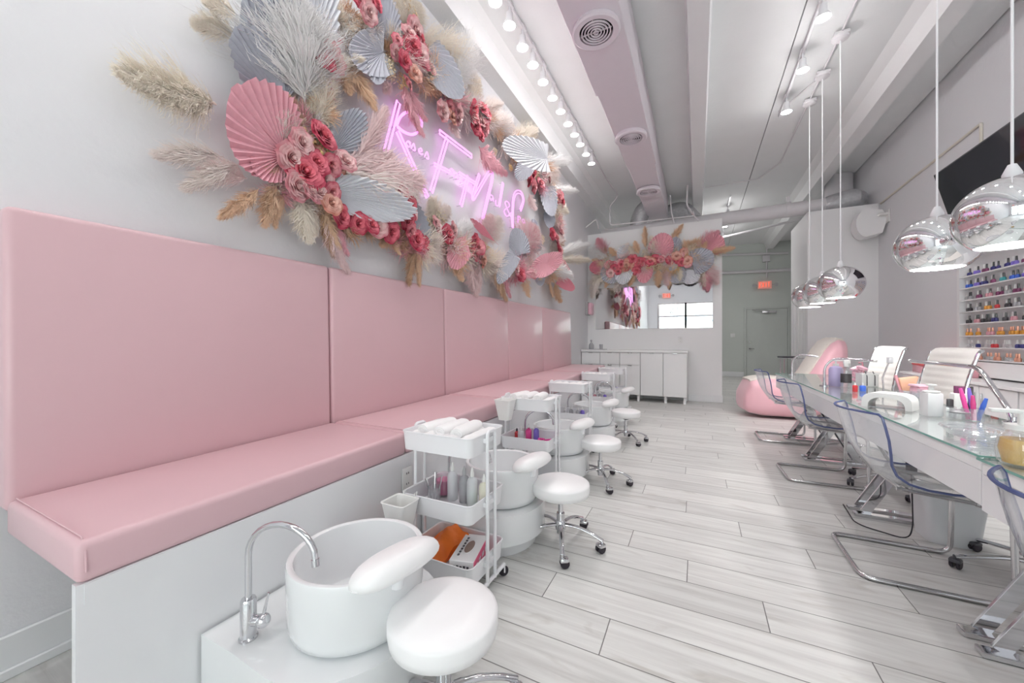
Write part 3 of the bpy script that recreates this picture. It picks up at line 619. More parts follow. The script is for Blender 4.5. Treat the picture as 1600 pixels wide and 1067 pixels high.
# rolled towels in the top trays
def roll_mesh(L_, r):
    g = G()
    n = 20; vs = []; prof = []
    for k in range(-6, 7): prof.append((r*(1-.18*abs(k/6)**6)*(1+.03*math.sin(k*2.1)), L_*k/12))
    g.lathe([(0, -L_/2)]+prof+[(0, L_/2)], n, T=Matrix.Rotation(R(90), 4, 'X'))
    g.tube([(.62*r*math.cos(a*.6)*(1-a/18), -L_/2-.001, .62*r*math.sin(a*.6)*(1-a/18)) for a in range(16)], .002, 5); return g
rm = roll_mesh(.255, .038).mesh('rolled_towel', 'towel', ang=70)
pos = ['nearest', 'second nearest', 'third nearest', 'fourth nearest', 'farthest']
for i, (x, y) in enumerate(CP):
    for k in range(5 if i < 3 else 4):
        o = bpy.data.objects.new('rolled_towel', rm); COL.objects.link(o)
        o.location = (x-.145+k*.0715, y+rnd.uniform(-.008, .008), .690+rnd.uniform(0, .006)); o.rotation_euler = (rnd.uniform(0, 6)*0, 0, rnd.uniform(-.06, .06))
        o.scale = (1, 1, .9); tag(o, 'white rolled towel in the top tray of the %s cart' % pos[i], 'towel', 'towels on the %s cart' % pos[i])
    if i < 2:
        for k in range(3):
            o = bpy.data.objects.new('rolled_towel', rm); COL.objects.link(o); o.location = (x-.10+k*.085, y+.01, .742-.01); o.rotation_euler = (0, 0, .1*k-.1); o.scale = (1, .85, .7)
            tag(o, 'white rolled towel in the top tray of the %s cart' % pos[i], 'towel', 'towels on the %s cart' % pos[i])
# bottles
def bottle(name, label, cat, loc, r, h, m, cap='white', kind='squeeze', group=None, rz=0, liquid=None):
    t = thing(name, label, cat, loc, rz, group)
    if kind == 'square': G().box((0, 0, h*.36), (r*2, r*1.3, h*.72), r*.25).make('body', m, t)
    else:
        G().lathe([(0, 0), (r*.92, 0), (r, r*.12), (r, h*.62), (r*.82, h*.70), (r*.34, h*.75), (r*.34, h*.79), (0, h*.79)], 18).make('body', m, t)
    if liquid: G().lathe([(0, .003), (r*.9, .003), (r*.93, h*.30), (0, h*.30)], 18).make('liquid', liquid, t)
    if kind == 'pump':
        G().cyl((0, 0, h*.75), (0, 0, h*.83), r*.42).cyl((0, 0, h*.83), (0, 0, h*.93), r*.12, 8).box((r*.45, 0, h*.95), (r*1.6, r*.5, h*.05), h*.012).make('pump', cap, t)
    elif kind == 'spray':
        G().cyl((0, 0, h*.76), (0, 0, h*.86), r*.45).box((r*.12, 0, h*.93), (r*1.3, r*.7, h*.14), h*.02).tube([(r*.5, 0, h*.88), (r*.75, 0, h*.78)], h*.012, 6).make('sprayer', cap, t)
    elif kind == 'polish': G().lathe([(r*.42, h*.60), (r*.50, h*.62), (r*.36, h), (0, h)], 12).make('cap', cap, t)
    else: G().lathe([(r*.40, h*.77), (r*.40, h*.86), (r*.13, h), (0, h)], 12).make('cap', cap, t)
    return t
cx, cy = CP[0]; zm = .361
def on_cart(i, dx, dy, z=zm): return (CP[i][0]+dx, CP[i][1]+dy, z)
bottle('squeeze_bottle', 'tall clear white squeeze bottle on the nearest cart, left of the violet one', 'bottle', on_cart(0, -.04, .045), .026, .185, 'frost', 'plastic')
bottle('squeeze_bottle', 'tall squeeze bottle with grey violet liquid on the nearest cart', 'bottle', on_cart(0, .030, .045), .025, .175, 'frost', 'greige', liquid='lavender').children[0].active_material = M['grey']
bottle('squeeze_bottle', 'tall squeeze bottle with green liquid at its foot on the nearest cart', 'bottle', on_cart(0, .085, .03), .026, .180, 'frost', 'plastic', liquid='green')
bottle('squeeze_bottle', 'pale cream squeeze bottle beside the right frame of the nearest cart', 'bottle', on_cart(0, .145, .04), .024, .155, 'cream', 'plastic')
t = thing('scrub_jar', 'clear jar of magenta scrub on the nearest cart', 'jar', on_cart(0, -.115, .075))
G().lathe([(0, 0), (.040, 0), (.043, .01), (.043, .105), (.040, .105), (.040, .008), (0, .008)], 24).make('jar_wall', 'clear', t); G().lathe([(0, .009), (.039, .009), (.039, .078), (0, .082)], 24).make('scrub', 'magenta', t)
t = thing('tool_cup', 'clear cup of steel nail tools on the nearest cart', 'cup', on_cart(0, -.105, -.02))
G().lathe([(0, 0), (.030, 0), (.034, .075), (.032, .075), (.028, .004), (0, .004)], 20).make('cup_wall', 'clear', t)
for k in range(6): a = k*1.05; G().tube([(.012*math.cos(a), .012*math.sin(a), .006), (.045*math.cos(a), .045*math.sin(a), .11+.01*(k % 3))], .0028, 6).make('nail_tool', 'brushed', t)
solo(G().lathe([(0, 0), (.026, 0), (.028, .03), (0, .032)], 18, on_cart(0, -.145, -.08)), 'small_jar', 'frost', 'small low white jar in the corner of the nearest cart', 'jar')
# glove box and orange bag on the low tray
t = thing('glove_box', 'pink and white glove box with an oval opening on the low tray', 'box', on_cart(0, .10, -.015, .094), .25)
G().box((0, 0, .045), (.115, .235, .09), .002, 1).make('carton', 'white', t, smooth=False)
G().hexa([(-.0582, -.118, .0), (.0585, -.118, .0), (.0585, .118, .0), (-.0582, .118, .0), (-.0582, -.1182, .035), (.0585, -.1182, .035), (.0585, .1182, .05), (-.0582, .1182, .05)]).box((.0575, 0, .045), (.0022, .236, .090)).make('pink_band', 'pinkbox', t, smooth=False)
G().lathe([(0, .0902), (.032, .0902), (.032, .0915), (0, .0915)], 24, sx=.62, sy=1.7).make('opening', 'brown', t)
G().tube([(.022*math.cos(a*math.pi/12), .056*math.sin(a*math.pi/12), .092) for a in range(24)], .002, 5, True).make('opening_rim', 'white', t)
g = G()
for k in range(5): g.box((-.035+.016*k, -.1195, .062+.002*(k % 2)), (.010, .001, .014))
for k in range(7): g.box((-.030, -.07+.024*k, .0905), (.010, .016, .0008))
g.make('printed_lettering', 'darkgrey', t, smooth=False)
g = G()
for k in range(4): g.box((.0590, -.08+.05*k, .055), (.0006, .030, .022))
g.make('side_lettering', 'white', t, smooth=False)
g = G(); P = []
for i in range(13):
    row = []
    for j in range(13):
        u, v = i/12, j/12; row.append((-.085+.17*u+.01*math.sin(v*7), -.12+.24*v, .035*math.sin(math.pi*min(1, u*1.0))*.9+.012*math.sin(u*9+v*5)+.008*math.sin(v*17+u*3)+.075*v))
    P.append(row)
g.grid(P); P2 = [[(x, y, -.002+.01*v_) for (x, y, z), v_ in zip(r_, range(13))] for r_ in P]
P2 = [[(x, y, max(0, z*.15)) for (x, y, z) in r_] for r_ in P]; g.grid(P2)
for seq in ([(0, j) for j in range(13)], [(12, j) for j in range(13)], [(i, 0) for i in range(13)], [(i, 12) for i in range(13)]): g.grid([[P[i][j] for i, j in seq], [P2[i][j] for i, j in seq]])
o = g.make('orange_packet', 'orange', ang=30); o.location = on_cart(0, -.09, -.005, .094); o.rotation_euler = (0, 0, -.35); tag(o, 'crumpled bright orange plastic packet on the low tray of the nearest cart', 'packet')
# hanging bins
def bin_(label, loc, w=.13, cupm='plastic'):
    t = thing('hanging_bin', label, 'bin', loc, 0, 'bins hooked on the carts')
    g = G(); vs = []; lay = [(w*.62, .075, 0), (w, .115, .145), (w-.010, .105, .145), (w*.62-.008, .067, .006)]; k = 0
    for W, D, z in lay: p = rrect(W, D, .015); k = len(p); vs += [(x, y, z) for x, y in p]
    fs = [[l*k+i, l*k+(i+1) % k, (l+1)*k+(i+1) % k, (l+1)*k+i] for l in range(3) for i in range(k)]; fs.append(list(range(k))[::-1]); fs.append([3*k+i for i in range(k)])
    g.add(vs, fs); g.tube([(x, y, .145) for x, y in rrect(w, .115, .015)], .0035, 6, True); g.make('cup', cupm, t, ang=50)
    G().tube([(-w*.25, .055, .14), (-w*.25, .058, .162), (-w*.25, .072, .162), (-w*.25, .072, .145)], .003, 6).tube([(w*.25, .055, .14), (w*.25, .058, .162), (w*.25, .072, .162), (w*.25, .072, .145)], .003, 6).make('hook', cupm, t)
    return t
h0 = bin_('small white hanging bin hooked on the middle tray of the nearest cart', (CP[0][0]-.135, CP[0][1]-.222, .292))
dup(h0, (CP[1][0]-.115, CP[1][1]-.222, .582), label='small cream white hanging bin hooked on the top tray of the second cart')
# second cart contents
bottle('squeeze_bottle', 'magenta bottle with a clear top on the second nearest cart', 'bottle', on_cart(1, -.035, .02), .024, .15, 'magenta', 'clear')
bottle('squeeze_bottle', 'violet blue bottle next to the magenta one on the second cart', 'bottle', on_cart(1, .025, .03), .022, .16, 'violet', 'plastic')
bottle('squeeze_bottle', 'clear empty bottle at the left of the second nearest cart', 'bottle', on_cart(1, -.09, .0), .026, .13, 'frost', 'plastic')
bottle('nail_oil_bottle', 'small dark red bottle in the left corner of the second cart', 'bottle', on_cart(1, -.15, .05), .018, .10, 'red', 'black')
solo(G().box((0, 0, .02), (.07, .05, .04), .008, T=Matrix.Translation(on_cart(1, .055, -.06))), 'small_box', 'violet', 'small violet box on the middle tray of the second cart', 'box')
g = G(); rr_ = random.Random(3)
for k in range(12):
    c = Vector((rr_.uniform(.06, .16), rr_.uniform(-.08, .02), .02+rr_.uniform(0, .03))); g.box((0, 0, 0), (.06, .02, .012), .004, T=Matrix.Translation(Vector(on_cart(1, 0, 0))+c) @ Matrix.Rotation(rr_.uniform(0, 3), 4, 'Z') @ Matrix.Rotation(rr_.uniform(-.6, .6), 4, 'Y'))
o = solo(g, 'toe_separators', 'hotpink', 'heap of hot pink foam toe separators on the second cart', 'toe separators'); o['kind'] = 'stuff'
# farther carts
for i, spec in ((2, [(-.13, .0, 'charcoal', .07), (-.06, .03, 'frost', .11), (.0, .02, 'grey', .12), (.07, .03, 'greige', .11), (.12, .02, 'violet', .12), (-.10, -.06, 'plum', .05)]),
                (3, [(-.12, .0, 'rosepol', .10), (-.05, .03, 'rosepol', .11), (.02, .02, 'grey', .13), (.09, .0, 'violet', .12), (-.13, .06, 'softpink', .12)]),
                (4, [(-.10, .0, 'plum', .07), (.06, .02, 'lavender', .10)])):
    names = {'charcoal': 'black', 'frost': 'clear', 'grey': 'dark grey', 'greige': 'light grey', 'violet': 'violet', 'plum': 'plum', 'rosepol': 'rose pink', 'softpink': 'soft pink', 'lavender': 'lavender'}
    for dx, dy, m, h in spec: bottle('lotion_bottle', 'small %s bottle on the middle tray of the %s cart' % (names[m], pos[i]), 'bottle', on_cart(i, dx, dy), .022, h, m, 'plastic', group='bottles on the %s cart' % pos[i])
# ------------------------------------------------------------------ manicure tables
TZ = .76
def table(label, x0, x1, y0, y1, legs, drawers):
    t = thing('manicure_table', label, 'table', ((x0+x1)/2, (y0+y1)/2, 0)); T = Matrix.Translation((-(x0+x1)/2, -(y0+y1)/2, 0))
    G().bb((x0+.008, y0+.008, TZ-.055), (x1-.008, y1-.008, TZ-.010), .003, 1, T).make('tabletop', 'table_white', t)
    g = G().bb((x0+.008, y0+.008, .585), (x0+.028, y1-.008, TZ-.055), 0, 1, T).bb((x1-.028, y0+.008, .60), (x1-.008, y1-.008, TZ-.055), 0, 1, T)
    g.bb((x0+.028, y0+.008, .585), (x1-.028, y0+.028, TZ-.055), 0, 1, T).bb((x0+.028, y1-.028, .585), (x1-.028, y1-.008, TZ-.055), 0, 1, T).bb((x0+.028, y0+.028, .60), (x1-.028, y1-.028, .62), 0, 1, T); g.make('apron', 'panel', t, smooth=False)
    gl = G().mat(0).bb((x0, y0, TZ-.0095), (x1, y1, TZ), 0, 1, T).make('glass_top', 'glasstop', t, smooth=False)
    g = G(); e = .0012
    for lo, hi in (((x0-e, y0-e, TZ-.009), (x0, y1+e, TZ-.001)), ((x1, y0-e, TZ-.009), (x1+e, y1+e, TZ-.001)), ((x0, y0-e, TZ-.009), (x1, y0, TZ-.001)), ((x0, y1, TZ-.009), (x1, y1+e, TZ-.001))): g.bb(lo, hi, 0, 1, T)
    g.make('glass_edge', 'glassedge', gl, smooth=False)
    for y in legs:
        g = G()
        for dy in (-.055, .055):
            g.bb((x0+.06, y+dy-.025, 0), (x1+.02, y+dy+.025, .022), .003, 1, T)
            for (a, b) in (((x0+.12, .02), (x1-.08, .60)), ((x1-.04, .02), (x0+.16, .60))):
                d = Vector((b[0]-a[0], 0, b[1]-a[1])).normalized(); n_ = Vector((d.z, 0, -d.x))*.026; s_ = .012 if a[0] < b[0] else -.0
                A, B = Vector((a[0], y+dy+s_, a[1])), Vector((b[0], y+dy+s_, b[1])); q = Vector((0, .006, 0))
                g.hexa([A-n_-q, A+n_-q, A+n_+q, A-n_+q, B-n_-q, B+n_-q, B+n_+q, B-n_+q], .001, 1, T)
        g.make('leg_frame', 'chrome', t, smooth=False)
    for y in drawers:
        d = G().bb((x0+.20, y-.2, .50), (x1-.03, y+.2, .60), .004, 1, T).make('drawer_box', 'panel', t)
    return t
X0, X1 = .87, 1.385
table('long white manicure table with glass top standing on crossed chrome legs', X0, X1, 1.87, 5.65, (2.06, 3.30, 4.58, 5.45), ())
table('nearest white glass-topped manicure table, cut by the right photo edge', .848, X1, -.4, 1.835, (1.2, .0), ())

# ------------------------------------------------------------------ clear cantilever chairs
def clear_chair(label, loc, rz):
    t = thing('clear_chair', label, 'chair', loc, rz, 'clear plastic chairs at the manicure table')
    prof = [(.000, .800), (.012, .785), (.022, .74), (.036, .68), (.055, .61), (.080, .545), (.115, .49), (.165, .455), (.23, .438), (.31, .432), (.40, .437), (.46, .440), (.495, .432), (.51, .415)]
    hw = [.235, .243, .245, .240, .230, .222, .222, .232, .240, .240, .236, .232, .228, .224]
    n = 12; P = []
    for (x, z), w in zip(prof, hw):
        row = []
        for j in range(n+1):
            v = -1+2*j/n; back = max(0, min(1, (z-.44)/.2)); seat = 1-back
            row.append(Vector((x+back*(.095*v*v-.036), w*v, z+seat*.028*v**4+(-.012*(1-v*v) if seat > .5 else 0))))
        P.append(row)
    # give the shell thickness
    k = len(P)
    def nrm(i, j):
        a = P[min(i+1, k-1)][j]-P[max(i-1, 0)][j]; b = P[i][min(j+1, n)]-P[i][max(j-1, 0)]; return a.cross(b).normalized()
    Q = [[P[i][j]+nrm(i, j)*.007 for j in range(n+1)] for i in range(k)]
    g = G().grid(P).grid(Q); sh = g.make('seat_shell', 'acrylic', t, ang=60)
    e = G(); ring = [(i, 0) for i in range(k)]+[(k-1, j) for j in range(1, n+1)]+[(i, n) for i in range(k-2, -1, -1)]+[(0, j) for j in range(n-1, 0, -1)]
    e.tube([(P[i][j]+Q[i][j])/2 for i, j in ring], .0055, 6, True); e.make('shell_edge', 'blueedge', sh)
    r = .0115; pts = [(.40, -.20, .425), (.505, -.215, .41), (.505, -.235, .012), (.0, -.235, .012), (.0, .235, .012), (.505, .235, .012), (.505, .215, .41), (.40, .20, .425)]
    f = G().tube(bend(pts, .06), r, 10).tube([(.14, -.19, .447), (.42, -.20, .424)], .009, 8).tube([(.14, .19, .447), (.42, .20, .424)], .009, 8).tube([(.42, -.20, .424), (.42, .20, .424)], .009, 8).tube([(.16, -.19, .446), (.16, .19, .446)], .009, 8)
    f.make('cantilever_frame', 'brushed', t); return t
k0 = clear_chair('clear plastic chair with chrome cantilever frame, second nearest at the table', (.715, 2.62, 0), 0)
for x, y, rz, l in ((.67, 4.02, .03, 'clear plastic chair third along the manicure table, before the farthest'), (.655, 5.40, 0, 'farthest clear plastic chair, beside the pink draped recliner'), (.69, 1.31, -.02, 'nearest clear plastic chair, partly cut off at the right photo edge')): dup(k0, (x, y, 0), rz, l)

# ------------------------------------------------------------------ white office chairs
def office_chair(label, loc, rz):
    t = thing('office_chair', label, 'chair', loc, rz, 'white ribbed office chairs behind the manicure table')
    bp = [(.22, .44), (.10, .455), (-.10, .45), (-.20, .475), (-.245, .54), (-.262, .64), (-.275, .76), (-.30, .90), (-.335, 1.02), (-.352, 1.075), (-.372, 1.085)]
    C = bend([(x, 0, z) for x, z in bp], .06, 5); n = len(C)
    # ribbed sling: fine sections with small ridges
    S = []
    for a, b in zip(C[:-1], C[1:]):
        m_ = max(1, int((b-a).length/.010))
        for q in range(m_): S.append(a.lerp(b, q/m_))
    S.append(C[-1]); L_ = 0; P = []; Q = []
    for i, p in enumerate(S):
        if i: L_ += (p-S[i-1]).length
        tn = (S[min(i+1, len(S)-1)]-S[max(i-1, 0)]).normalized(); nn = Vector((-tn.z, 0, tn.x)); nn = nn if nn.z > -.2 and (nn.x > 0 or nn.z > 0) else -nn
        h = .014+.007*abs(math.sin(math.pi*L_/.052))**.5
        P.append([p+Vector((0, y, 0))+nn*h*(1-abs(y/.225)**8*.6) for y in (-.225, -.21, -.15, 0, .15, .21, .225)])
        Q.append([p+Vector((0, y, 0))-nn*.006 for y in (-.225, -.21, -.15, 0, .15, .21, .225)])
    g = G().grid(P).grid(Q)
    g.grid([[r_[0] for r_ in P], [r_[0] for r_ in Q]]).grid([[r_[-1] for r_ in P], [r_[-1] for r_ in Q]]).grid([P[0], Q[0]]).grid([P[-1], Q[-1]])
    # split seat and back into two parts
    cut = next(i for i, p in enumerate(S) if p.z > .50 and p.x < -.15)
    def piece(a, b, name):
        g = G().grid(P[a:b]).grid(Q[a:b]); g.grid([[r_[0] for r_ in P[a:b]], [r_[0] for r_ in Q[a:b]]]).grid([[r_[-1] for r_ in P[a:b]], [r_[-1] for r_ in Q[a:b]]]).grid([P[a], Q[a]]).grid([P[b-1], Q[b-1]]); g.make(name, 'offwhite', t, ang=50)
    piece(0, cut+1, 'seat'); piece(cut, len(S), 'backrest')
    for s in (-1, 1): G().tube([p+Vector((0, s*.236, 0)) for p in C], .011, 8).make('side_frame', 'chrome', t)
    G().tube([(-.372, -.236, 1.085), (-.372, .236, 1.085)], .009, 8).tube([(-.13, -.236, .455), (-.13, .236, .455)], .01, 8).make('cross_bar', 'chrome', t)
    for s in (): G().tube(bend([(.12, s*.24, .46), (.14, s*.27, .65), (-.10, s*.27, .66), (-.262, s*.24, .62)], .05), .010, 8).make('armrest', 'chrome', t)
    G().cyl((0, 0, .08), (0, 0, .44), .022).cyl((0, 0, .10), (0, 0, .26), .028).box((0, 0, .435), (.16, .14, .03), .006).make('gas_lift', 'chrome', t)
    star_base(t, .30, 5, .115, 'chrome', 'darkgrey', .2, .014); return t
o0 = office_chair('white ribbed leather office chair with chrome frame, farther of two behind the table', (1.38, 5.02, 0), R(187))
dup(o0, (1.38, 3.97, 0), R(186), 'white ribbed leather office chair with chrome frame, nearer of two behind the table')
dup(o0, (1.47, 2.70, 0), R(168.5), 'office chair at the right photo edge, only its chrome base and black wheels showing')

# ------------------------------------------------------------------ draped recliner
t = thing('spa_recliner', 'pink satin covered spa recliner with a raised back beside the table end', 'recliner', (.60, 6.95, 0), .16)
secs = [(.00, .30, .16, .20), (.02, .40, .10, .27), (.10, .56, .05, .33), (.25, .60, .02, .37), (.50, .60, .02, .39), (.68, .585, .02, .41), (.80, .61, .02, .42), (.88, .72, .04, .41), (.96, .88, .06, .40), (1.04, 1.03, .10, .39), (1.12, 1.14, .20, .37), (1.20, 1.195, .40, .34), (1.28, 1.18, .70, .28), (1.31, 1.10, .85, .20)]
fine = []
for a, b in zip(secs[:-1], secs[1:]):
    for q in range(4): fine.append([u+(v-u)*q/4 for u, v in zip(a, b)])
fine.append(list(secs[-1]))
def body(i, a):
    x, zt_, zb_, w = fine[i]; h = (zt_-zb_)/2; c, s_ = math.cos(a), math.sin(a)
    ex = lambda v, p: math.copysign(abs(v)**p, v)
    fold = 1+(.018*math.sin(9*x+5*a)+.012*math.sin(23*x-3*a))*(1 if s_ < .6 else .3)
    return Vector((x, w*ex(c, .55)*fold, (zt_+zb_)/2+h*ex(s_, .55)))
NA = 40
g = G().grid([[body(i, 2*math.pi*j/NA) for j in range(NA+1)] for i in range(len(fine))])
for i in (0, len(fine)-1): g.add([body(i, 2*math.pi*j/NA) for j in range(NA)], [list(range(NA))])
g.make('satin_cover', 'satin', t, ang=60)
g = G(); rows = []; under = []
for i in range(10, len(fine)-2):
    rows.append([body(i, math.pi/2+(j-6)/6*math.atan2(1, .22) * .62)+Vector((-.012, 0, .016)) for j in range(13)])
P = []
for i in range(8, len(fine)-3):
    x, zt_, zb_, w = fine[i]; P.append([Vector((x-.014, v*.21, zt_+.014+.004*math.sin(x*40+v*9)-(.02 if abs(v) > .99 else 0))) for v in [k/6 for k in range(-6, 7)]])
Pb = [[p+Vector((.012, 0, -.03)) for p in r_] for r_ in P]
g.grid(P).grid(Pb).grid([[r_[0] for r_ in P], [r_[0] for r_ in Pb]]).grid([[r_[-1] for r_ in P], [r_[-1] for r_ in Pb]]).grid([P[0], Pb[0]]).grid([P[-1], Pb[-1]])
o = g.make('fleece_throw', 'fleece', None, ang=60); o.location = t.location; o.rotation_euler = t.rotation_euler
tag(o, 'long cream fleece throw laid over the middle of the pink recliner', 'throw')
# small trolley with a black lever by the closet
t = thing('side_trolley', 'small steel trolley with a clear top behind the pink recliner', 'trolley', (1.50, 7.85, 0))
G().bb((-.2, -.16, .86), (.2, .16, .872), .004, 1).make('top_tray', 'clear', t)
g = G()
for sx in (-1, 1):
    for sy in (-1, 1): g.cyl((sx*.19, sy*.15, .04), (sx*.19, sy*.15, .86), .010, 8)
g.bb((-.19, -.15, .30), (.19, .15, .31)); g.make('frame', 'brushed', t)
for sx in (-1, 1):
    for sy in (-1, 1): G().sph((sx*.19, sy*.15, .022), .022, 10).make('caster', 'black', t)
G().bb((-.26, -.02, .872), (.02, .02, .90), .006).make('handle', 'darkgrey', t)

# ------------------------------------------------------------------ pendants
def pendant(label, loc):
    t = thing('pendant_lamp', label, 'pendant lamp', loc, 0, 'mirror globe pendant lamps'); zc = 0
    Rr, n = .193, 22; prof = []
    for k in range(n+1):
        a = R(8)+(R(180-38)-R(8))*k/n; prof.append((Rr*math.sin(a), Rr*.93*math.cos(a)))
    inner = [(r*.975, z*.975) for r, z in prof[::-1]]
    sh = G().lathe(prof+[inner[0]], 64, caps=False).make('globe_shade', 'mirror_ball', t, ang=75); G().lathe(inner+[(0, inner[-1][1])], 48, caps=False).make('added_white_lining', 'white', sh, ang=75)  # white lining added so the globe's open bottom looks bright
    G().lathe([(.0, .172), (.030, .172), (.032, .19), (.014, .235), (0, .235)], 20).make('cap', 'steel_white', t)
    H = 4.275-loc[2]
    G().cyl((0, 0, .22), (0, 0, H), .0055, 8).make('cord', 'steel_white', t)
    G().lathe([(0, H+.0), (.05, H+.0), (.075, H-.02), (.07, H-.045), (.03, H-.06), (0, H-.06)][::-1], 24).box((0, 0, H-.01), (.13, .13, .035), .01).make('ceiling_canopy', 'pipe', t)
    G().lathe([(0, .16), (.018, .15), (.02, .09), (0, .09)], 14).make('socket', 'plastic', t)
    G().sph((0, 0, .04), .045, 16, 1.15).make('bulb', 'lamp', t)
    return t
PYS = [2.59, 3.20, 4.92, 5.54, 6.10]; LP = []
pl_ = ['nearest mirrored globe pendant lamp, at the right photo edge', 'second nearest mirrored globe pendant lamp, in front of the polish rack', 'frontmost of the three clustered far mirrored globe pendants', 'middle of the three clustered far mirrored globe pendants', 'rearmost of the three clustered far mirrored globe pendants']
p0 = None
for y, l in zip(PYS, pl_):
    L_ = (1.31, y, 1.735); LP.append(L_)
    if p0 is None: p0 = pendant(l, L_)
    else: dup(p0, L_, label=l)

# ------------------------------------------------------------------ chrome table lamps (bent bars)
def bar_lamp(label, loc, pts, r):
    t = thing('bar_lamp', label, 'table lamp', loc, 0, 'bent chrome bar lamps on the manicure table')
    q = bend(pts, .07, 8); G().tube(q, r, 12).make('bent_tube', 'chrome', t)
    G().lathe([(0, 0), (.035, 0), (.035, .008), (.014, .014), (.014, .03), (0, .03)], 20, pts[0]).make('foot', 'chrome', t)
    e = Vector(q[-1]); d = (e-Vector(q[-2])).normalized(); G().cyl(e, e+d*.02, r*1.05).make('end_cap', 'plastic', t); return t
bar_lamp('thick bent chrome bar lamp in front of the nearer white office chair', (1.35, 2.66, TZ), [(0, 0, 0), (.0, .02, .05), (.012, .27, .25), (.03, 1.03, .25)], .0125)
bar_lamp('thin bent chrome bar lamp behind the lavender bottle', (1.0, 4.17, TZ), [(0, 0, 0), (0, 0, .17), (.06, -.01, .245), (.27, -.18, .235)], .009)
bar_lamp('farthest bent chrome bar lamp, at the end of the table by the recliner', (1.0, 5.42, TZ), [(0, 0, 0), (0, 0, .17), (.06, -.02, .24), (.20, -.12, .22)], .009)

# ------------------------------------------------------------------ things on the table
def at(px, py, z=TZ): v = onZ(px, py, z); return (min(v.x, 1.325), v.y, v.z)
bottle('lotion_bottle', 'large bottle with lavender lotion and white cap on the table', 'bottle', at(1306, 603), .050, .235, 'lavender', 'plastic', 'pump')
bt = bottle('spray_bottle', 'clear spray bottle with a dark label and white trigger next to the lavender bottle', 'bottle', at(1322, 606), .036, .235, 'clear', 'plastic', 'spray')
G().lathe([(.0365, .045), (.037, .045), (.037, .12), (.0365, .12)], 18).make('label_band', 'charcoal', bt)
t = thing('pink_gift_bag', 'crinkled red and pink clear bag behind the spray bottle', 'bag', at(1339, 599))
g = G(); rr_ = random.Random(5)
for k in range(7): g.box((rr_.uniform(-.04, .04), rr_.uniform(-.03, .03), .03+.022*k), (.075, .05, .028), .011, T=Matrix.Rotation(rr_.uniform(-.9, .9), 4, 'Z') @ Matrix.Rotation(rr_.uniform(-.5, .5), 4, 'Y'))
g.make('contents', 'softpink', t); G().hexa([(-.06, -.04, 0), (.06, -.04, 0), (.06, .04, 0), (-.06, .04, 0), (-.045, -.01, .21), (.045, -.01, .21), (.05, .02, .21), (-.04, .02, .21)], .012).make('bag', 'softpink', t) if False else G().tube([(.02, 0, .19), (.045, .0, .20), (.055, 0, .12), (.055, 0, .02)], .007, 8).make('handle', 'rosepol', t)
bottle('nail_polish', 'small red nail polish in front of the clear spray bottle', 'nail polish', at(1336, 612), .016, .07, 'red', 'plastic', 'polish')
bottle('nail_polish', 'small pale blue capped jar beside the red polish', 'jar', at(1348, 611), .02, .06, 'blue', 'frost', 'polish')
t = thing('wipe_holder', 'white and clear wipe box with black clips in front of the farther office chair', 'box', at(1366, 604), .3)
G().box((0, 0, .055), (.13, .08, .11), .006).make('box', 'plastic', t); G().box((0, 0, .115), (.14, .09, .012), .003).make('lid', 'clear', t)
for k in (-1, 1): G().tube([(.03*k, -.045, .01), (.03*k, -.045, .09), (.03*k, -.02, .13)], .003, 6).make('clip', 'black', t)
# UV nail lamp: an arch
t = thing('nail_dryer', 'white arched nail dryer lamp on the table in front of the farther office chair', 'nail lamp', at(1390, 637), R(58))
g = G(); W, Dp, Hh = .215, .14, .088; N_ = 14; out = []; inn = []
for k in range(N_+1):
    a = math.pi*k/N_; out.append((-W/2*math.copysign(abs(math.cos(a))**.55, math.cos(a)), Hh*abs(math.sin(a))**.45)); inn.append((-W/2*.74*math.copysign(abs(math.cos(a))**.8, math.cos(a)), Hh*.72*abs(math.sin(a))**.7))
TT = Matrix(((0, 0, 1, 0), (-1, 0, 0, 0), (0, 1, 0, 0), (0, 0, 0, 1)))
g.prism(out+inn[::-1], -Dp/2, Dp/2, TT)
g.make('arch_housing', 'plastic', t, ang=50)
G().bb((-.05, -.05, Hh-.004), (.03, .05, Hh+.004), .004).make('top_panel', 'white', t); G().bb((-Dp/2+.01, -.08, .002), (Dp/2-.01, .08, .006)).make('base_plate', 'brushed', t)
t = thing('manicure_brush', 'peach bristled manicure brush leaning in a clear organiser', 'brush', at(1418, 620))
G().hexa([(-.03, -.02, .04), (.03, -.02, .04), (.03, .02, .04), (-.03, .02, .04), (-.05, -.025, .13), (.06, -.025, .15), (.06, .025, .15), (-.05, .025, .13)], .012).make('bristles', 'peach', t)
G().tube([(-.02, 0, .0), (-.035, 0, .06), (-.06, .0, .15)], .010, 8).make('handle', 'rosepol', t)
t = thing('nozzle_arm', 'slim steel arm with a white head rising behind the nail dryer', 'dust nozzle', at(1417, 612))
G().tube([(0, 0, 0), (0, .02, .10), (.05, .06, .22)], .006, 8).make('arm', 'brushed', t); G().box((.06, .07, .24), (.03, .06, .05), .01).make('head', 'frost', t)
t = thing('nail_organiser', 'clear stepped organiser between the nail dryer and the white dispenser', 'organiser', at(1432, 636))
g = G()
for k in range(4): g.bb((-.06+.03*k, -.07, 0), (-.058+.03*k, .07, .05+.018*k))
g.bb((-.062, -.07, 0), (.06, -.068, .09)).bb((-.062, .068, 0), (.06, .07, .09)).bb((-.062, -.07, 0), (.06, .07, .003)); g.make('dividers', 'clear', t, smooth=False)
g = G()
for k in range(9): g.box((-.045+.03*(k % 3), -.05+.045*(k//3), .035), (.006, .006, .07))
g.make('nail_files', 'brushed', t, smooth=False)
t = thing('pink_box', 'soft pink plastic box with a lid behind the white dispenser', 'box', at(1447, 626), .2)
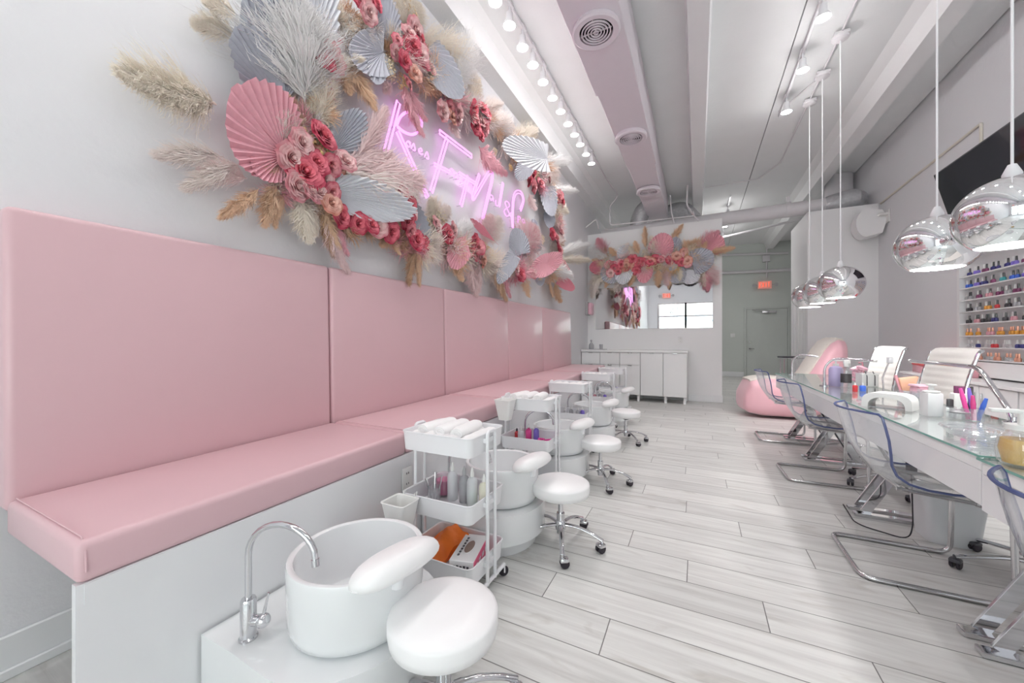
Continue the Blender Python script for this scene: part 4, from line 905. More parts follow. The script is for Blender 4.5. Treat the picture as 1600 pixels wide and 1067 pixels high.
G().box((0, 0, .045), (.07, .09, .09), .012).make('box', 'softpink', t); G().box((0, 0, .097), (.078, .098, .016), .006).make('lid', 'softpink', t)
t = thing('pump_dispenser', 'square white acetone dispenser with a pump top on the table', 'dispenser', at(1455, 650), .15)
G().box((0, 0, .062), (.066, .066, .124), .008).make('body', 'white', t); G().lathe([(.032, .124), (.034, .130), (.012, .136), (.010, .155), (.02, .16), (.02, .166), (0, .168)], 18).make('pump', 'plastic', t)
bottle('nail_polish', 'clear square nail polish bottle with a black cap in front of the pens', 'nail polish', at(1484, 653), .021, .085, 'clear', 'charcoal', 'square').children
G().box((0, 0, .075), (.022, .022, .045), .004).make('cap', 'charcoal', [o for o in bpy.data.objects if o.get('label') == 'clear square nail polish bottle with a black cap in front of the pens'][0])
t = thing('cleanser_bottle', 'white square bottle with a plum cap behind the clear polish', 'bottle', at(1499, 642))
G().box((0, 0, .05), (.065, .05, .10), .008).make('body', 'plastic', t); G().cyl((0, 0, .10), (0, 0, .14), .022).make('cap', 'plum', t)
t = thing('glass_dish', 'round ribbed glass dish next to the pen pot', 'dish', at(1500, 654))
G().lathe([(.02, 0), (.045, .004), (.05, .03), (.046, .03), (.04, .008), (0, .006)], 24).make('dish_wall', 'clear', t); G().lathe([(.042, .03), (.046, .036), (.02, .044), (0, .05)], 20).make('lid', 'greige', t)
pot = thing('pen_pot', 'low clear pot of nail pens near the right end of the table', 'pot', at(1520, 657))
G().lathe([(0, 0), (.036, 0), (.038, .06), (.035, .06), (.033, .004), (0, .004)], 24).make('pot_wall', 'clear', pot)
px_, py_, _ = at(1520, 657)
for k, (m, l, dx, dy, lean, h) in enumerate([('hotpink', 'bright pink nail pen standing in the clear pot', -.012, .006, (-.02, .02), .15), ('magenta', 'magenta nail pen in the clear pot, in front of the pink one', -.002, -.014, (-.005, .0), .12), ('blue', 'bright blue nail pen at the right side of the clear pot', .012, -.01, (.02, -.02), .11), ('violet', 'dark violet nail pen leaning in the clear pot', .01, .014, (.0, .04), .15), ('charcoal', 'black nail pen leaning at the back of the clear pot', -.004, .02, (.03, .045), .155)]):
    t = thing('nail_pen', l, 'pen', (px_+dx, py_+dy, TZ+.005), 0, 'nail pens in the clear pot'); G().tube([(0, 0, 0), (lean[0]*.6, lean[1]*.6, h*.62)], .009, 10).make('barrel', m, t); G().tube([(lean[0]*.6, lean[1]*.6, h*.62), (lean[0], lean[1], h)], [.010, .006], 10).make('cap', m, t)
t = thing('glass_bowl', 'wide swirled clear glass bowl on the near end of the table', 'bowl', at(1533, 690))
prof = [(0, .004), (.05, .006), (.085, .022), (.105, .045), (.112, .05), (.108, .056), (.080, .030), (.045, .014), (0, .012)]
G().lathe(prof, 36).make('bowl_wall', 'clear', t, ang=70)
g = G()
for q in range(5): g.tube([((.045+.013*q)*math.cos(a*math.pi/16), (.045+.013*q)*math.sin(a*math.pi/16), .010+.0085*q+.002*math.sin(a+q)) for a in range(32)], .0022, 5, True)
g.make('swirl_ridges', 'clear', t)
t = thing('soap_pump', 'amber gold honey jar shaped soap bottle with a white pump at the right edge', 'soap bottle', (.918, 1.772, TZ))
G().lathe([(0, 0), (.040, 0), (.052, .012), (.056, .05), (.050, .085), (.036, .104), (.034, .112), (0, .112)], 28).make('jar_wall', 'clear', t); G().lathe([(0, .006), (.040, .006), (.049, .05), (.044, .082), (0, .085)], 24).make('soap', 'gold', t)
G().cyl((0, 0, .112), (0, 0, .128), .036).cyl((0, 0, .128), (0, 0, .165), .010).box((-.028, 0, .170), (.09, .022, .012), .004).make('pump', 'plastic', t)

# ------------------------------------------------------------------ polish rack on the right wall
RX = 2.56; RY0, RY1 = 3.9, 5.86; RZ = [1.845, 1.720, 1.592, 1.468, 1.342, 1.214, 1.090, .966]
rack = thing('polish_rack', 'white wall rack of narrow shelves for nail polish on the right wall', 'rack', (RX, (RY0+RY1)/2, .80)); T = Matrix.Translation((-RX, -(RY0+RY1)/2, -.80))
G().bb((XR-.018, RY0, .80), (XR-.001, RY1, 2.06), T=T).make('back_panel', 'white', rack, smooth=False)
for a, b in ((RY0, RY0+.04), (RY1-.03, RY1+.01)): G().bb((RX, a, .80), (XR-.018, b, 2.06), T=T).make('side_panel', 'white', rack, smooth=False)
for z in RZ: G().bb((RX+.004, RY0+.04, z-.012), (XR-.018, RY1-.03, z), T=T).make('shelf', 'white', rack, smooth=False)
G().bb((RX-.01, RY0, .80), (RX+.01, RY1, .945), T=T).make('bottom_fascia', 'white', rack, smooth=False)
G().bb((RX, RY0, 2.04), (XR-.018, RY1, 2.07), T=T).make('top_board', 'white', rack, smooth=False)
PAL = [['navy', 'violet', 'plum', 'navy'], ['blue', 'violet', 'navy', 'plum', 'teal'], ['greige', 'plum', 'rosepol', 'plum'], ['charcoal', 'grey', 'amber', 'red'], ['charcoal', 'rosepol', 'charcoal', 'navy'], ['amber', 'amber', 'rosepol', 'amber'], ['clear', 'navy', 'clear', 'red'], ['clear', 'copper', 'clear', 'copper']]
SN = ['top', 'second', 'third', 'fourth', 'fifth', 'sixth', 'seventh', 'bottom']
NM = {'navy': 'navy', 'violet': 'violet', 'plum': 'dark plum', 'blue': 'bright blue', 'teal': 'teal', 'greige': 'grey', 'rosepol': 'rose pink', 'charcoal': 'black', 'grey': 'dark grey', 'amber': 'amber', 'red': 'red', 'clear': 'clear', 'copper': 'copper'}
def polish_mesh(body, cap):
    g = G().mat(0).lathe([(0, 0), (.0135, 0), (.0155, .004), (.0155, .030), (.012, .038), (.006, .041), (0, .041)], 10).mat(1).lathe([(0, .041), (.0075, .041), (.0085, .045), (.0070, .082), (0, .083)], 8); return g.mesh('nail_polish', [body, cap])
cache = {}
rk = random.Random(11)
for s_, z in enumerate(RZ):
    y = RY1-.075-rk.uniform(0, .03); c = 0
    while y > RY0+.09:
        for k in range(2 if rk.random() < .8 else 3):
            b = PAL[s_][(c) % len(PAL[s_])]; cap = 'copper' if s_ in (5, 7) else ('plastic' if (k == 0 and s_ < 7) or s_ == 6 else 'charcoal')
            if (b, cap) not in cache: cache[(b, cap)] = polish_mesh(b, cap)
            o = bpy.data.objects.new('nail_polish', cache[(b, cap)]); COL.objects.link(o); o.location = (RX+.042+rk.uniform(-.008, .008), y, z); o.scale = (1, 1, 1.0 if s_ < 5 else .9)
            capn = {'copper': 'copper', 'plastic': 'white', 'charcoal': 'black'}[cap]
            tag(o, '%s nail polish bottle with %s cap on the %s shelf of the wall rack' % (NM[b], capn, SN[s_]), 'nail polish', 'nail polish on the %s rack shelf' % SN[s_])
            y -= .035
        c += 1; y -= rk.uniform(.03, .085)

# low cabinets behind, with the two red boxes
LBZ = .78
for i, (a, b_) in enumerate([(2.6, 3.55), (3.56, 4.5), (4.51, 5.45), (5.46, 6.4)]):
    t = thing('wall_cabinet', ['nearest', 'second nearest', 'third nearest', 'farthest'][i]+' low white cabinet along the right wall under the polish rack', 'cabinet', (2.45, (a+b_)/2, 0), 0, 'low white cabinets on the right wall')
    w = b_-a; G().bb((-.12, -w/2, .06), (XR-2.45-.016, w/2, LBZ-.03)).bb((-.08, -w/2+.02, 0), (.15, w/2-.02, .06)).make('body', 'white', t, smooth=False)
    for s in (-1, 1):
        d_ = G().bb((-.138, min(0, s*w/2)+.004, .07), (-.12, max(0, s*w/2)-.004, LBZ-.035), .002, 1).make('door', 'white', t)
        G().box((-.145, s*.05, .62), (.012, .012, .12), .003).make('handle', 'brushed', d_)
solo(G().bb((2.29, 2.6, LBZ-.03), (XR-.001, 6.42, LBZ), .004, 1), 'worktop', 'white', 'long white worktop on the low cabinets along the right wall', 'worktop')
for px, l, m1 in ((1426, 'flat red lidded box on the low cabinets, left of two', .52), (1460, 'small red lidded box on the low cabinets, partly behind the office chair', .25)):
    v = onX(px, 578, 2.44); t = thing('gift_box', l, 'box', (2.46, min(v.y, 6.1)+(0 if m1 > .3 else -.40), LBZ), R(-6))
    G().bb((-.10, -m1/2, 0), (.10, m1/2, .085), .006).make('carton', 'rosepol', t); G().bb((-.105, -m1/2-.005, .085), (.105, m1/2+.005, .115), .006).make('lid', 'redbox', t)

# waste bin, power brick and cable under the table
v = onZ(1522, 852, 0)
t = thing('waste_bin', 'translucent white waste bin under the table', 'bin', (1.30, 3.08, 0))
tray(G(), .22, .20, .28, 0, .004, .05, .05).make('tub', 'frost', t, ang=60); G().lathe([(0, 0)], 3) if False else None
G().tube([(x, y, .28) for x, y in rrect(.27, .25, .06)], .006, 6, True).make('bag_rim', 'plastic', t)
v = onZ(1430, 808, 0); t = thing('power_adapter', 'black power adapter hanging under the table behind the second clear chair', 'power adapter', (1.14, 3.05, .36))
G().box((0, 0, .06), (.045, .03, .12), .006).make('housing', 'black', t)
G().tube(bend([(0, 0, .0), (0, -.02, -.30), (-.05, -.10, -.352), (-.25, .02, -.354), (-.22, .35, -.354)], .08), .0035, 6).tube(bend([(0, 0, .12), (.02, .0, .20), (.05, .05, .24)], .03), .0035, 6).make('cable', 'black', t)
# ------------------------------------------------------------------ dried flower arrangements
def palm_mesh(half=80, n=26, side=.55, tipw=1.4, depth=.03, fold=1.0, seed=0, edge=.015):
    """pleated cut palm leaf: base at the origin, tip at +X, length 1, facing +Z"""
    r_ = random.Random(seed); g = G(); rows = []; rings = [0, .12, .3, .5, .7, .86, 1.0]
    for i in range(2*n+1):
        a = R(-half+half*i/n); q = abs(a)/R(half); L_ = (1-(1-side)*q**tipw)*(1+r_.uniform(-edge, edge)+(edge*.9 if i % 2 else -edge*.9))
        row = []
        for s in rings:
            z = depth*(1 if i % 2 else -1)*s*fold*.55+.10*s*s-.06*s*s*q*q
            row.append((s*L_*math.cos(a), s*L_*math.sin(a), z))
        rows.append(row)
    g.grid(rows); g.tube([(-.16, 0, -.02), (0, 0, 0), (.5, 0, .035)], [.012, .012, .004], 6); return g.mesh('palm_leaf', 'palm_grey', ang=12)
def plume_mesh(W=.16, n=520, slim=False, seed=0, droop=.0, sl=.17, wid=.0034):
    """feathery pampas head: stem base at the origin, tip towards +X, length 1"""
    r_ = random.Random(seed); vs = []; fs = []; g = G()
    def axis(t): return Vector((t, .05*math.sin(2.4*t+seed), -droop*t*t))
    g.tube([axis(k/6) for k in range(7)], [.008, .007, .006, .005, .004, .003, .001], 5)
    for k in range(n):
        t = r_.random()**.85*.93+.03; p = axis(t); a = r_.uniform(0, 2*math.pi)
        env = math.sin(math.pi*min(1, (t*1.02)**.62))**.8+.12
        out = Vector((0, math.cos(a), math.sin(a))); f = r_.uniform(.25, 1.05)*(1+.28*math.sin(t*23+2.2*a+seed)+.15*math.sin(t*41-3*a))
        l = sl*(.6+.7*r_.random())*(.55+.6*env); side = out*W*env*f
        q0 = p; q1 = p+side*.62+Vector((l*.35, 0, 0)); q2 = p+side*1.05+Vector((l*.72, 0, 0))+Vector((0, r_.uniform(-.02, .02), r_.uniform(-.02, .02))); q3 = p+side*1.25+Vector((l*1.05, 0, 0))+Vector((0, r_.uniform(-.035, .035), r_.uniform(-.035, .035)))
        w = out.cross(Vector((1, 0, 0))).normalized()
        if r_.random() < .5: w = (w+out).normalized()
        o = len(vs)
        for q, ww in ((q0, wid*.6), (q1, wid), (q2, wid*.8)): vs += [q-w*ww, q+w*ww]
        vs.append(q3); fs += [[o, o+1, o+3, o+2], [o+2, o+3, o+5, o+4], [o+4, o+5, o+6]]
        if not slim:
            for _ in range(2):
                b = q1.lerp(q2, r_.random()); e_ = b+Vector((r_.uniform(.0, .05), r_.uniform(-.035, .035), r_.uniform(-.035, .035))); o = len(vs); vs += [b-w*wid*.5, b+w*wid*.5, e_]; fs.append([o, o+1, o+2])
    g.add(vs, fs); return g.mesh('pampas_plume', 'pl_cream', ang=180)
def rose_mesh(seed=0):
    r_ = random.Random(seed); g = G()
    rings = [(3, .17, .60, 8, .5), (3, .30, .60, 14, .5), (4, .43, .58, 20, .5), (5, .57, .55, 32, .5), (5, .72, .50, 40, .5), (6, .88, .42, 50, .46), (6, 1.04, .30, 60, .40)]
    for cnt, rad, h, open_, w in rings:
        off = r_.uniform(0, 6)
        for k in range(cnt):
            a0 = off+2*math.pi*k/cnt+r_.uniform(-.1, .1); sp = 2*math.pi/cnt*.78; P = []
            for i in range(5):
                s = i/4; row = []
                for j in range(6):
                    u = -1+2*j/5; aa = a0+u*sp*(.55+.45*math.sin(math.pi*min(1, s*.8+.15)))
                    rr = rad*(.25+.75*s**.7)*(1+.10*s*s*(1 if open_ > 30 else 0)); zz = h*s-(.10*s**3 if open_ > 30 else 0)-.16*u*u*s*s
                    if s > .9: rr *= 1.05+.05*math.sin(7*aa)
                    row.append((rr*math.cos(aa), rr*math.sin(aa), zz))
                P.append(row)
            g.grid(P)
    g.sph((0, 0, .42), .13, 8); return g.mesh('rose', 'rose_hot', ang=70)
def filler_mesh(seed=0, n=150):
    r_ = random.Random(seed); g = G()
    for k in range(n):
        a, b = r_.uniform(0, 2*math.pi), math.acos(r_.uniform(0, 1)); d = Vector((math.sin(b)*math.cos(a), math.sin(b)*math.sin(a), math.cos(b)*.75))*r_.uniform(.55, 1)
        s = r_.uniform(.05, .10); n1 = d.normalized(); u = n1.orthogonal().normalized()*s; v = n1.cross(u)
        g.add([d-u, d-v, d+u, d+v, d+n1*s*.8], [[0, 1, 4], [1, 2, 4], [2, 3, 4], [3, 0, 4]]); g.add([Vector((0, 0, 0)), d+u*.12, d-u*.12], [[0, 1, 2]])
    return g.mesh('filler_flowers', 'filler', ang=180)
def tuft_mesh(seed=0, n=700):
    """dome of loose grass heads bursting from one point"""
    r_ = random.Random(seed); vs = []; fs = []
    for k in range(n):
        a, b = r_.uniform(0, 2*math.pi), math.acos(r_.uniform(.05, 1)); d = Vector((math.sin(b)*math.cos(a), math.sin(b)*math.sin(a), math.cos(b)*.8)); l = r_.uniform(.55, 1.1)*(1+.3*math.sin(3*a+seed))
        c = d.cross(Vector((r_.uniform(-1, 1), r_.uniform(-1, 1), r_.uniform(-1, 1)))).normalized(); w = c*.011; q1 = d*l*.55; q2 = d*l*.85+c*.07*l; q3 = d*l+c*.22*l*r_.uniform(.3, 1); o = len(vs)
        vs += [d*.05-w*.4, d*.05+w*.4, q1-w, q1+w, q2-w*.9, q2+w*.9, q3]; fs += [[o, o+1, o+3, o+2], [o+2, o+3, o+5, o+4], [o+4, o+5, o+6]]
        for _ in range(2):
            b_ = q1.lerp(q2, r_.random()); o = len(vs); vs += [b_-w, b_+w, b_+Vector((r_.uniform(-.1, .1), r_.uniform(-.1, .1), r_.uniform(-.05, .1)))]; fs.append([o, o+1, o+2])
    g = G(); g.add(vs, fs); return g.mesh('grass_tuft', 'pl_cream', ang=180)
TUFT = [tuft_mesh(1), tuft_mesh(2)]
PALM = {'spear': palm_mesh(78, 22, .42, 1.3, .055, seed=1), 'wide': palm_mesh(95, 22, .62, 1.6, .06, seed=2), 'fan': palm_mesh(112, 22, .80, 2.2, .06, seed=3), 'narrow': palm_mesh(38, 10, .62, 1.4, .06, seed=4), 'half': palm_mesh(60, 15, .72, 1.8, .055, seed=5)}
PLUME = {'full': plume_mesh(.15, 2200, False, 1), 'full2': plume_mesh(.19, 2200, False, 2, .06), 'wide': plume_mesh(.26, 2600, False, 3, sl=.24), 'slim': plume_mesh(.075, 1300, True, 4, sl=.22), 'slim2': plume_mesh(.12, 1600, True, 5, .08, sl=.26)}
NATW = {m.name: max(v.co.y for v in m.vertices)-min(v.co.y for v in m.vertices) for m in list(PALM.values())+list(PLUME.values())}
ROSE = [rose_mesh(1), rose_mesh(2)]; FILL = [filler_mesh(1), filler_mesh(2)]
def put(mesh, name, m, parent, M4):
    o = bpy.data.objects.new(name, mesh); COL.objects.link(o); o.parent = parent; o.matrix_basis = M4
    s = o.material_slots[0]; s.link = 'OBJECT'; s.material = M[m]; return o
class Arr:
    """places parts of an arrangement on a wall: P maps a photo point to the wall, nrm points into the room"""
    def __init__(s, root, P, nrm): s.r = root; s.P = P; s.n = nrm; s.o = Vector(root.location); s.k = 0; s.rn = random.Random(21); s.cnt = {}
    def frame(s, d, L, W, off, base, tilt=0, roll=0, H=None):
        x = d.normalized(); z = s.n; y = z.cross(x).normalized()
        Mx = Matrix((x, y, z)).transposed().to_4x4(); S = Matrix.Diagonal((L, W, L if H is None else H, 1))
        return Matrix.Translation(base-s.o+s.n*off) @ Mx @ Matrix.Rotation(-tilt, 4, 'Y') @ Matrix.Rotation(roll, 4, 'X') @ S
    def palm(s, kind, m, b, t, wid=1.0, off=.05, tilt=.12, roll=0):
        B, T = s.P(*b), s.P(*t); d = T-B; L = d.length; s.k += 1
        W = s.world_width(b, t, wid if wid > 3 else wid*math.dist(b, t))/NATW[PALM[kind].name]
        if s.n.x > .5 and b[0] > 640:                          # the far leaves stand out from the wall, turned towards the room's front
            n0 = s.n; s.n = Vector((1, -.55, 0)).normalized(); x2 = (d-s.n*d.dot(s.n)).normalized(); y2 = s.n.cross(x2)
            L2, W2 = .3, .3; pb = proj(B)
            for _ in range(4): L2 *= math.dist(b, t)/max(1, (proj(B+x2*L2)-pb).length); W2 *= wid/max(1, (proj(B+x2*L2*.5+y2*W2/2)-proj(B+x2*L2*.5-y2*W2/2)).length)
            W2 /= NATW[PALM[kind].name]; L2 = min(L2, L*1.3)
            o = put(PALM[kind], 'palm_leaf', m, s.r, s.frame(x2, L2, W2, 0, B+n0*(off-.08+.004*(s.k % 5)+max(0, -x2.x)*L2), .05, roll, min(L2, W2))); s.n = n0; return o
        return put(PALM[kind], 'palm_leaf', m, s.r, s.frame(d, L, W, off-.10+.004*(s.k % 5), B, tilt, roll, min(L, W*1.6)))
    def world_width(s, b, t, w):
        mx, my = (b[0]+t[0])/2, (b[1]+t[1])/2; l = math.dist(b, t); nx, ny = -(t[1]-b[1])/l, (t[0]-b[0])/l
        v = s.P(mx+nx*w/2, my+ny*w/2)-s.P(mx-nx*w/2, my-ny*w/2); d = (s.P(*t)-s.P(*b)).normalized(); return (v-d*v.dot(d)).length
    def plume(s, kind, m, b, t, wid=1.0, off=.06, tilt=.1):
        B, T = s.P(*b), s.P(*t); d = T-B; L = d.length; nat = NATW[PLUME[kind].name]
        W = s.world_width(b, t, 1.35*wid*nat*math.dist(b, t))/nat
        return put(PLUME[kind], 'pampas_plume', m, s.r, s.frame(d, L, W, off-.09+s.rn.uniform(0, .03), B, tilt, s.rn.uniform(-1, 1)*.3, min(L, W)*.8))
    def rose(s, m, p, r, off=.0):
        a = s.rn.uniform(0, 6.28); x = Vector((0, 0, 1)); y = s.n.cross(x); d = x*math.cos(a)+y*math.sin(a)
        B = s.P(*p)+Vector((0, 0, 0)); Mx = s.frame(d, r, r, off+s.rn.uniform(0, .03), B, s.rn.uniform(-.35, .35), s.rn.uniform(-.35, .35))
        return put(s.rn.choice(ROSE), 'rose', m, s.r, Mx)
    def tuft(s, m, p, r, off=-.05):
        a = s.rn.uniform(0, 6.28); x = Vector((0, 0, 1)); y = s.n.cross(x)
        return put(s.rn.choice(TUFT), 'grass_tuft', m, s.r, s.frame(x*math.cos(a)+y*math.sin(a), r, r, off, s.P(*p), s.rn.uniform(-.5, .5), s.rn.uniform(-.5, .5)))
    def fill(s, m, p, r, off=-.03):
        Mx = s.frame(Vector((0, 0, 1)) if abs(s.n.z) < .5 else Vector((1, 0, 0)), r, r, off, s.P(*p)); o = put(s.rn.choice(FILL), 'filler_flowers', m, s.r, Mx); o['kind'] = 'stuff'; return o

root = thing('flower_wreath', 'huge oval wreath of palm leaves, roses and pampas around the neon sign', 'flower wreath', (XL+.005, 3.5, 2.2))
A = Arr(root, lambda x, y: onX(x, y, XL+.12), Vector((1, 0, 0)))
# palm leaves (base -> tip on the photo)
for k, m, b, t, w, off in [
    ('half', 'palm_grey', (452, 158), (415, -50), 105, .05), ('half', 'palm_grey', (452, 158), (356, 45), 80, .06), ('spear', 'palm_white', (480, 130), (505, -30), 70, .045),
    ('spear', 'palm_pink', (447, 243), (345, 143), 135, .09), ('half', 'palm_pink', (447, 243), (388, 272), 72, .085), ('half', 'palm_grey', (524, 236), (566, 178), 60, .05),
    ('spear', 'palm_white', (512, 299), (632, 334), 62, .10), ('spear', 'palm_grey', (632, 300), (668, 380), 26, .05), ('half', 'palm_pink', (716, 370), (697, 424), 40, .07),
    ('narrow', 'palm_rose', (754, 380), (723, 336), 12, .08), ('wide', 'palm_grey', (806, 398), (799, 357), 32, .09), ('wide', 'palm_grey', (788, 400), (766, 449), 26, .08),
    ('fan', 'palm_pink', (838, 414), (812, 432), 34, .08), ('wide', 'palm_pink', (846, 418), (869, 394), 30, .09), ('wide', 'palm_rose', (872, 436), (888, 460), 20, .08),
    ('wide', 'palm_grey', (853, 291), (855, 340), 28, .09), ('spear', 'palm_grey', (858, 330), (857, 358), 20, .06), ('wide', 'palm_white', (813, 257), (751, 208), 50, .09),
    ('wide', 'palm_grey', (813, 257), (792, 287), 30, .08), ('wide', 'palm_grey', (664, 78), (700, 168), 52, .09), ('fan', 'palm_grey', (602, 80), (536, 98), 85, .08),
    ('half', 'palm_grey', (600, 82), (572, 130), 45, .075), ('spear', 'palm_grey', (612, 64), (592, -20), 40, .06), ('half', 'palm_rose', (548, 8), (520, 72), 30, .04),
    ('half', 'palm_grey', (838, 396), (842, 372), 16, .05), ('spear', 'palm_grey', (836, 342), (834, 368), 12, .05), ('wide', 'palm_grey', (846, 430), (846, 447), 16, .04)]:
    A.palm(k, m, b, t, w, off)
# pampas plumes
for k, m, b, t, w in [
    ('full2', 'pl_cream', (338, 150), (196, 126), 1.25), ('full', 'pl_cream', (335, 152), (215, 134), 1.0), ('slim2', 'pl_blush', (356, 250), (250, 236), 1.0), ('slim2', 'pl_blush', (380, 262), (290, 288), 1.2), ('slim2', 'pl_pink', (388, 285), (318, 262), 1.4),
    ('wide', 'pl_white', (484, 158), (428, -8), 1.1), ('wide', 'pl_white', (480, 150), (455, 10), .9), ('full2', 'pl_blush', (452, 232), (434, 158), 1.3), ('slim2', 'pl_cream', (372, 60), (308, 30), 1.5), ('slim2', 'pl_cream', (372, 30), (318, -2), 1.5),
    ('full', 'pl_cream', (470, 120), (556, 96), .8), ('full', 'pl_cream', (486, 60), (520, 75), 1.6), ('full', 'pl_tan', (535, 90), (584, 170), .8), ('full', 'pl_tan', (528, 100), (545, 148), 1.2), ('full2', 'pl_cream', (508, 196), (518, 112), 1.0), ('full', 'pl_tan', (490, 190), (450, 152), 1.3), ('full', 'pl_cream', (500, 150), (492, 88), 1.4),
    ('slim2', 'pl_pink', (535, 246), (650, 296), 1.7), ('slim2', 'pl_pink', (540, 240), (612, 250), 1.8), ('slim2', 'pl_pink', (556, 236), (600, 180), 1.5), ('slim2', 'pl_blush', (535, 256), (640, 310), 1.3),
    ('full', 'pl_tan', (402, 292), (341, 341), .9), ('slim2', 'pl_tan', (448, 278), (400, 252), 1.2), ('slim2', 'pl_tan', (440, 292), (410, 345), 1.6), ('slim', 'pl_tan', (455, 300), (432, 352), 1.6), ('slim2', 'pl_brown', (430, 296), (418, 340), 1.4), ('slim2', 'pl_cream', (478, 310), (474, 372), 1.7), ('slim2', 'pl_cream', (492, 315), (490, 362), 1.5),
    ('slim', 'pl_brown', (508, 326), (520, 398), 1.0), ('slim', 'pl_tan', (512, 326), (526, 385), 1.2), ('slim', 'pl_pink', (522, 330), (541, 420), 1.6), ('slim', 'pl_rose', (526, 335), (540, 395), 1.0), ('slim', 'pl_tan', (536, 330), (548, 368), 1.2), ('slim2', 'pl_tan', (540, 262), (566, 304), .9), ('full', 'pl_white', (548, 284), (630, 325), .7), ('slim2', 'pl_tan', (530, 280), (534, 318), .9),
    ('full2', 'pl_tan', (618, 355), (600, 386), 1.6), ('slim', 'pl_tan', (620, 368), (626, 396), 1.4), ('slim', 'pl_brown', (662, 380), (637, 440), 1.3), ('slim', 'pl_tan', (662, 384), (654, 442), 1.3), ('slim', 'pl_tan', (672, 375), (676, 402), 1.8),
    ('full2', 'pl_cream', (688, 352), (668, 316), 1.6), ('full2', 'pl_blush', (690, 350), (700, 322), 1.6), ('full2', 'pl_white', (706, 376), (735, 350), 1.4), ('slim', 'pl_tan', (716, 392), (721, 436), 1.3), ('slim2', 'pl_tan', (726, 400), (714, 425), 1.0),
    ('full', 'pl_pink', (764, 385), (764, 338), 1.3), ('full', 'pl_blush', (776, 385), (778, 340), 1.2), ('full2', 'pl_pink', (820, 392), (832, 352), 1.5), ('full2', 'pl_rose', (826, 398), (838, 360), 1.2), ('slim2', 'pl_pink', (742, 410), (738, 456), 1.6), ('slim2', 'pl_pink', (752, 412), (746, 448), 1.4), ('slim', 'pl_brown', (782, 424), (790, 467), 1.4), ('slim', 'pl_tan', (776, 420), (782, 455), 1.4), ('slim', 'pl_rose', (792, 424), (797, 462), 1.2), ('slim', 'pl_tan', (826, 434), (824, 462), 1.4),
    ('full', 'pl_white', (846, 416), (884, 434), 1.2), ('full', 'pl_white', (868, 402), (908, 384), .9), ('full', 'pl_cream', (868, 408), (910, 408), .8), ('slim', 'pl_tan', (862, 434), (864, 462), 1.3), ('slim', 'pl_brown', (870, 440), (874, 470), 1.2), ('slim', 'pl_tan', (872, 320), (876, 352), 1.3),
    ('full2', 'pl_cream', (642, 56), (636, -6), 1.4), ('full', 'pl_cream', (658, 46), (652, 6), 1.6), ('wide', 'pl_cream', (652, 62), (722, 78), 1.0), ('wide', 'pl_white', (700, 132), (722, 58), .9), ('full2', 'pl_white', (706, 150), (728, 92), 1.2), ('full2', 'pl_blush', (700, 145), (692, 98), 1.3), ('full2', 'pl_cream', (738, 160), (746, 122), 1.4), ('full2', 'pl_blush', (752, 172), (780, 160), 1.5),
    ('full2', 'pl_blush', (758, 188), (798, 198), 1.4), ('full', 'pl_cream', (790, 220), (814, 206), 1.4), ('full2', 'pl_cream', (806, 232), (832, 200), 1.3), ('full2', 'pl_blush', (820, 248), (848, 232), 1.4), ('full', 'pl_white', (832, 262), (880, 254), 1.2), ('full2', 'pl_blush', (846, 290), (862, 252), 1.4), ('full', 'pl_white', (858, 300), (893, 300), 1.0), ('full2', 'pl_cream', (866, 318), (884, 330), 1.1),
    ('slim', 'pl_rose', (640, 132), (658, 208), 1.5), ('slim', 'pl_rose', (648, 136), (664, 186), 1.3), ('full2', 'pl_pink', (612, 128), (602, 146), 1.6), ('slim', 'pl_pink', (712, 188), (716, 214), 2.0), ('slim', 'pl_rose', (752, 222), (776, 262), 1.8), ('slim', 'pl_rose', (768, 240), (790, 270), 1.6), ('slim', 'pl_pink', (832, 300), (838, 326), 1.4), ('full2', 'pl_white', (552, 12), (532, 62), 1.2), ('slim2', 'pl_cream', (590, 10), (586, 40), .8)]:
    A.plume(k, m, b, t, w)
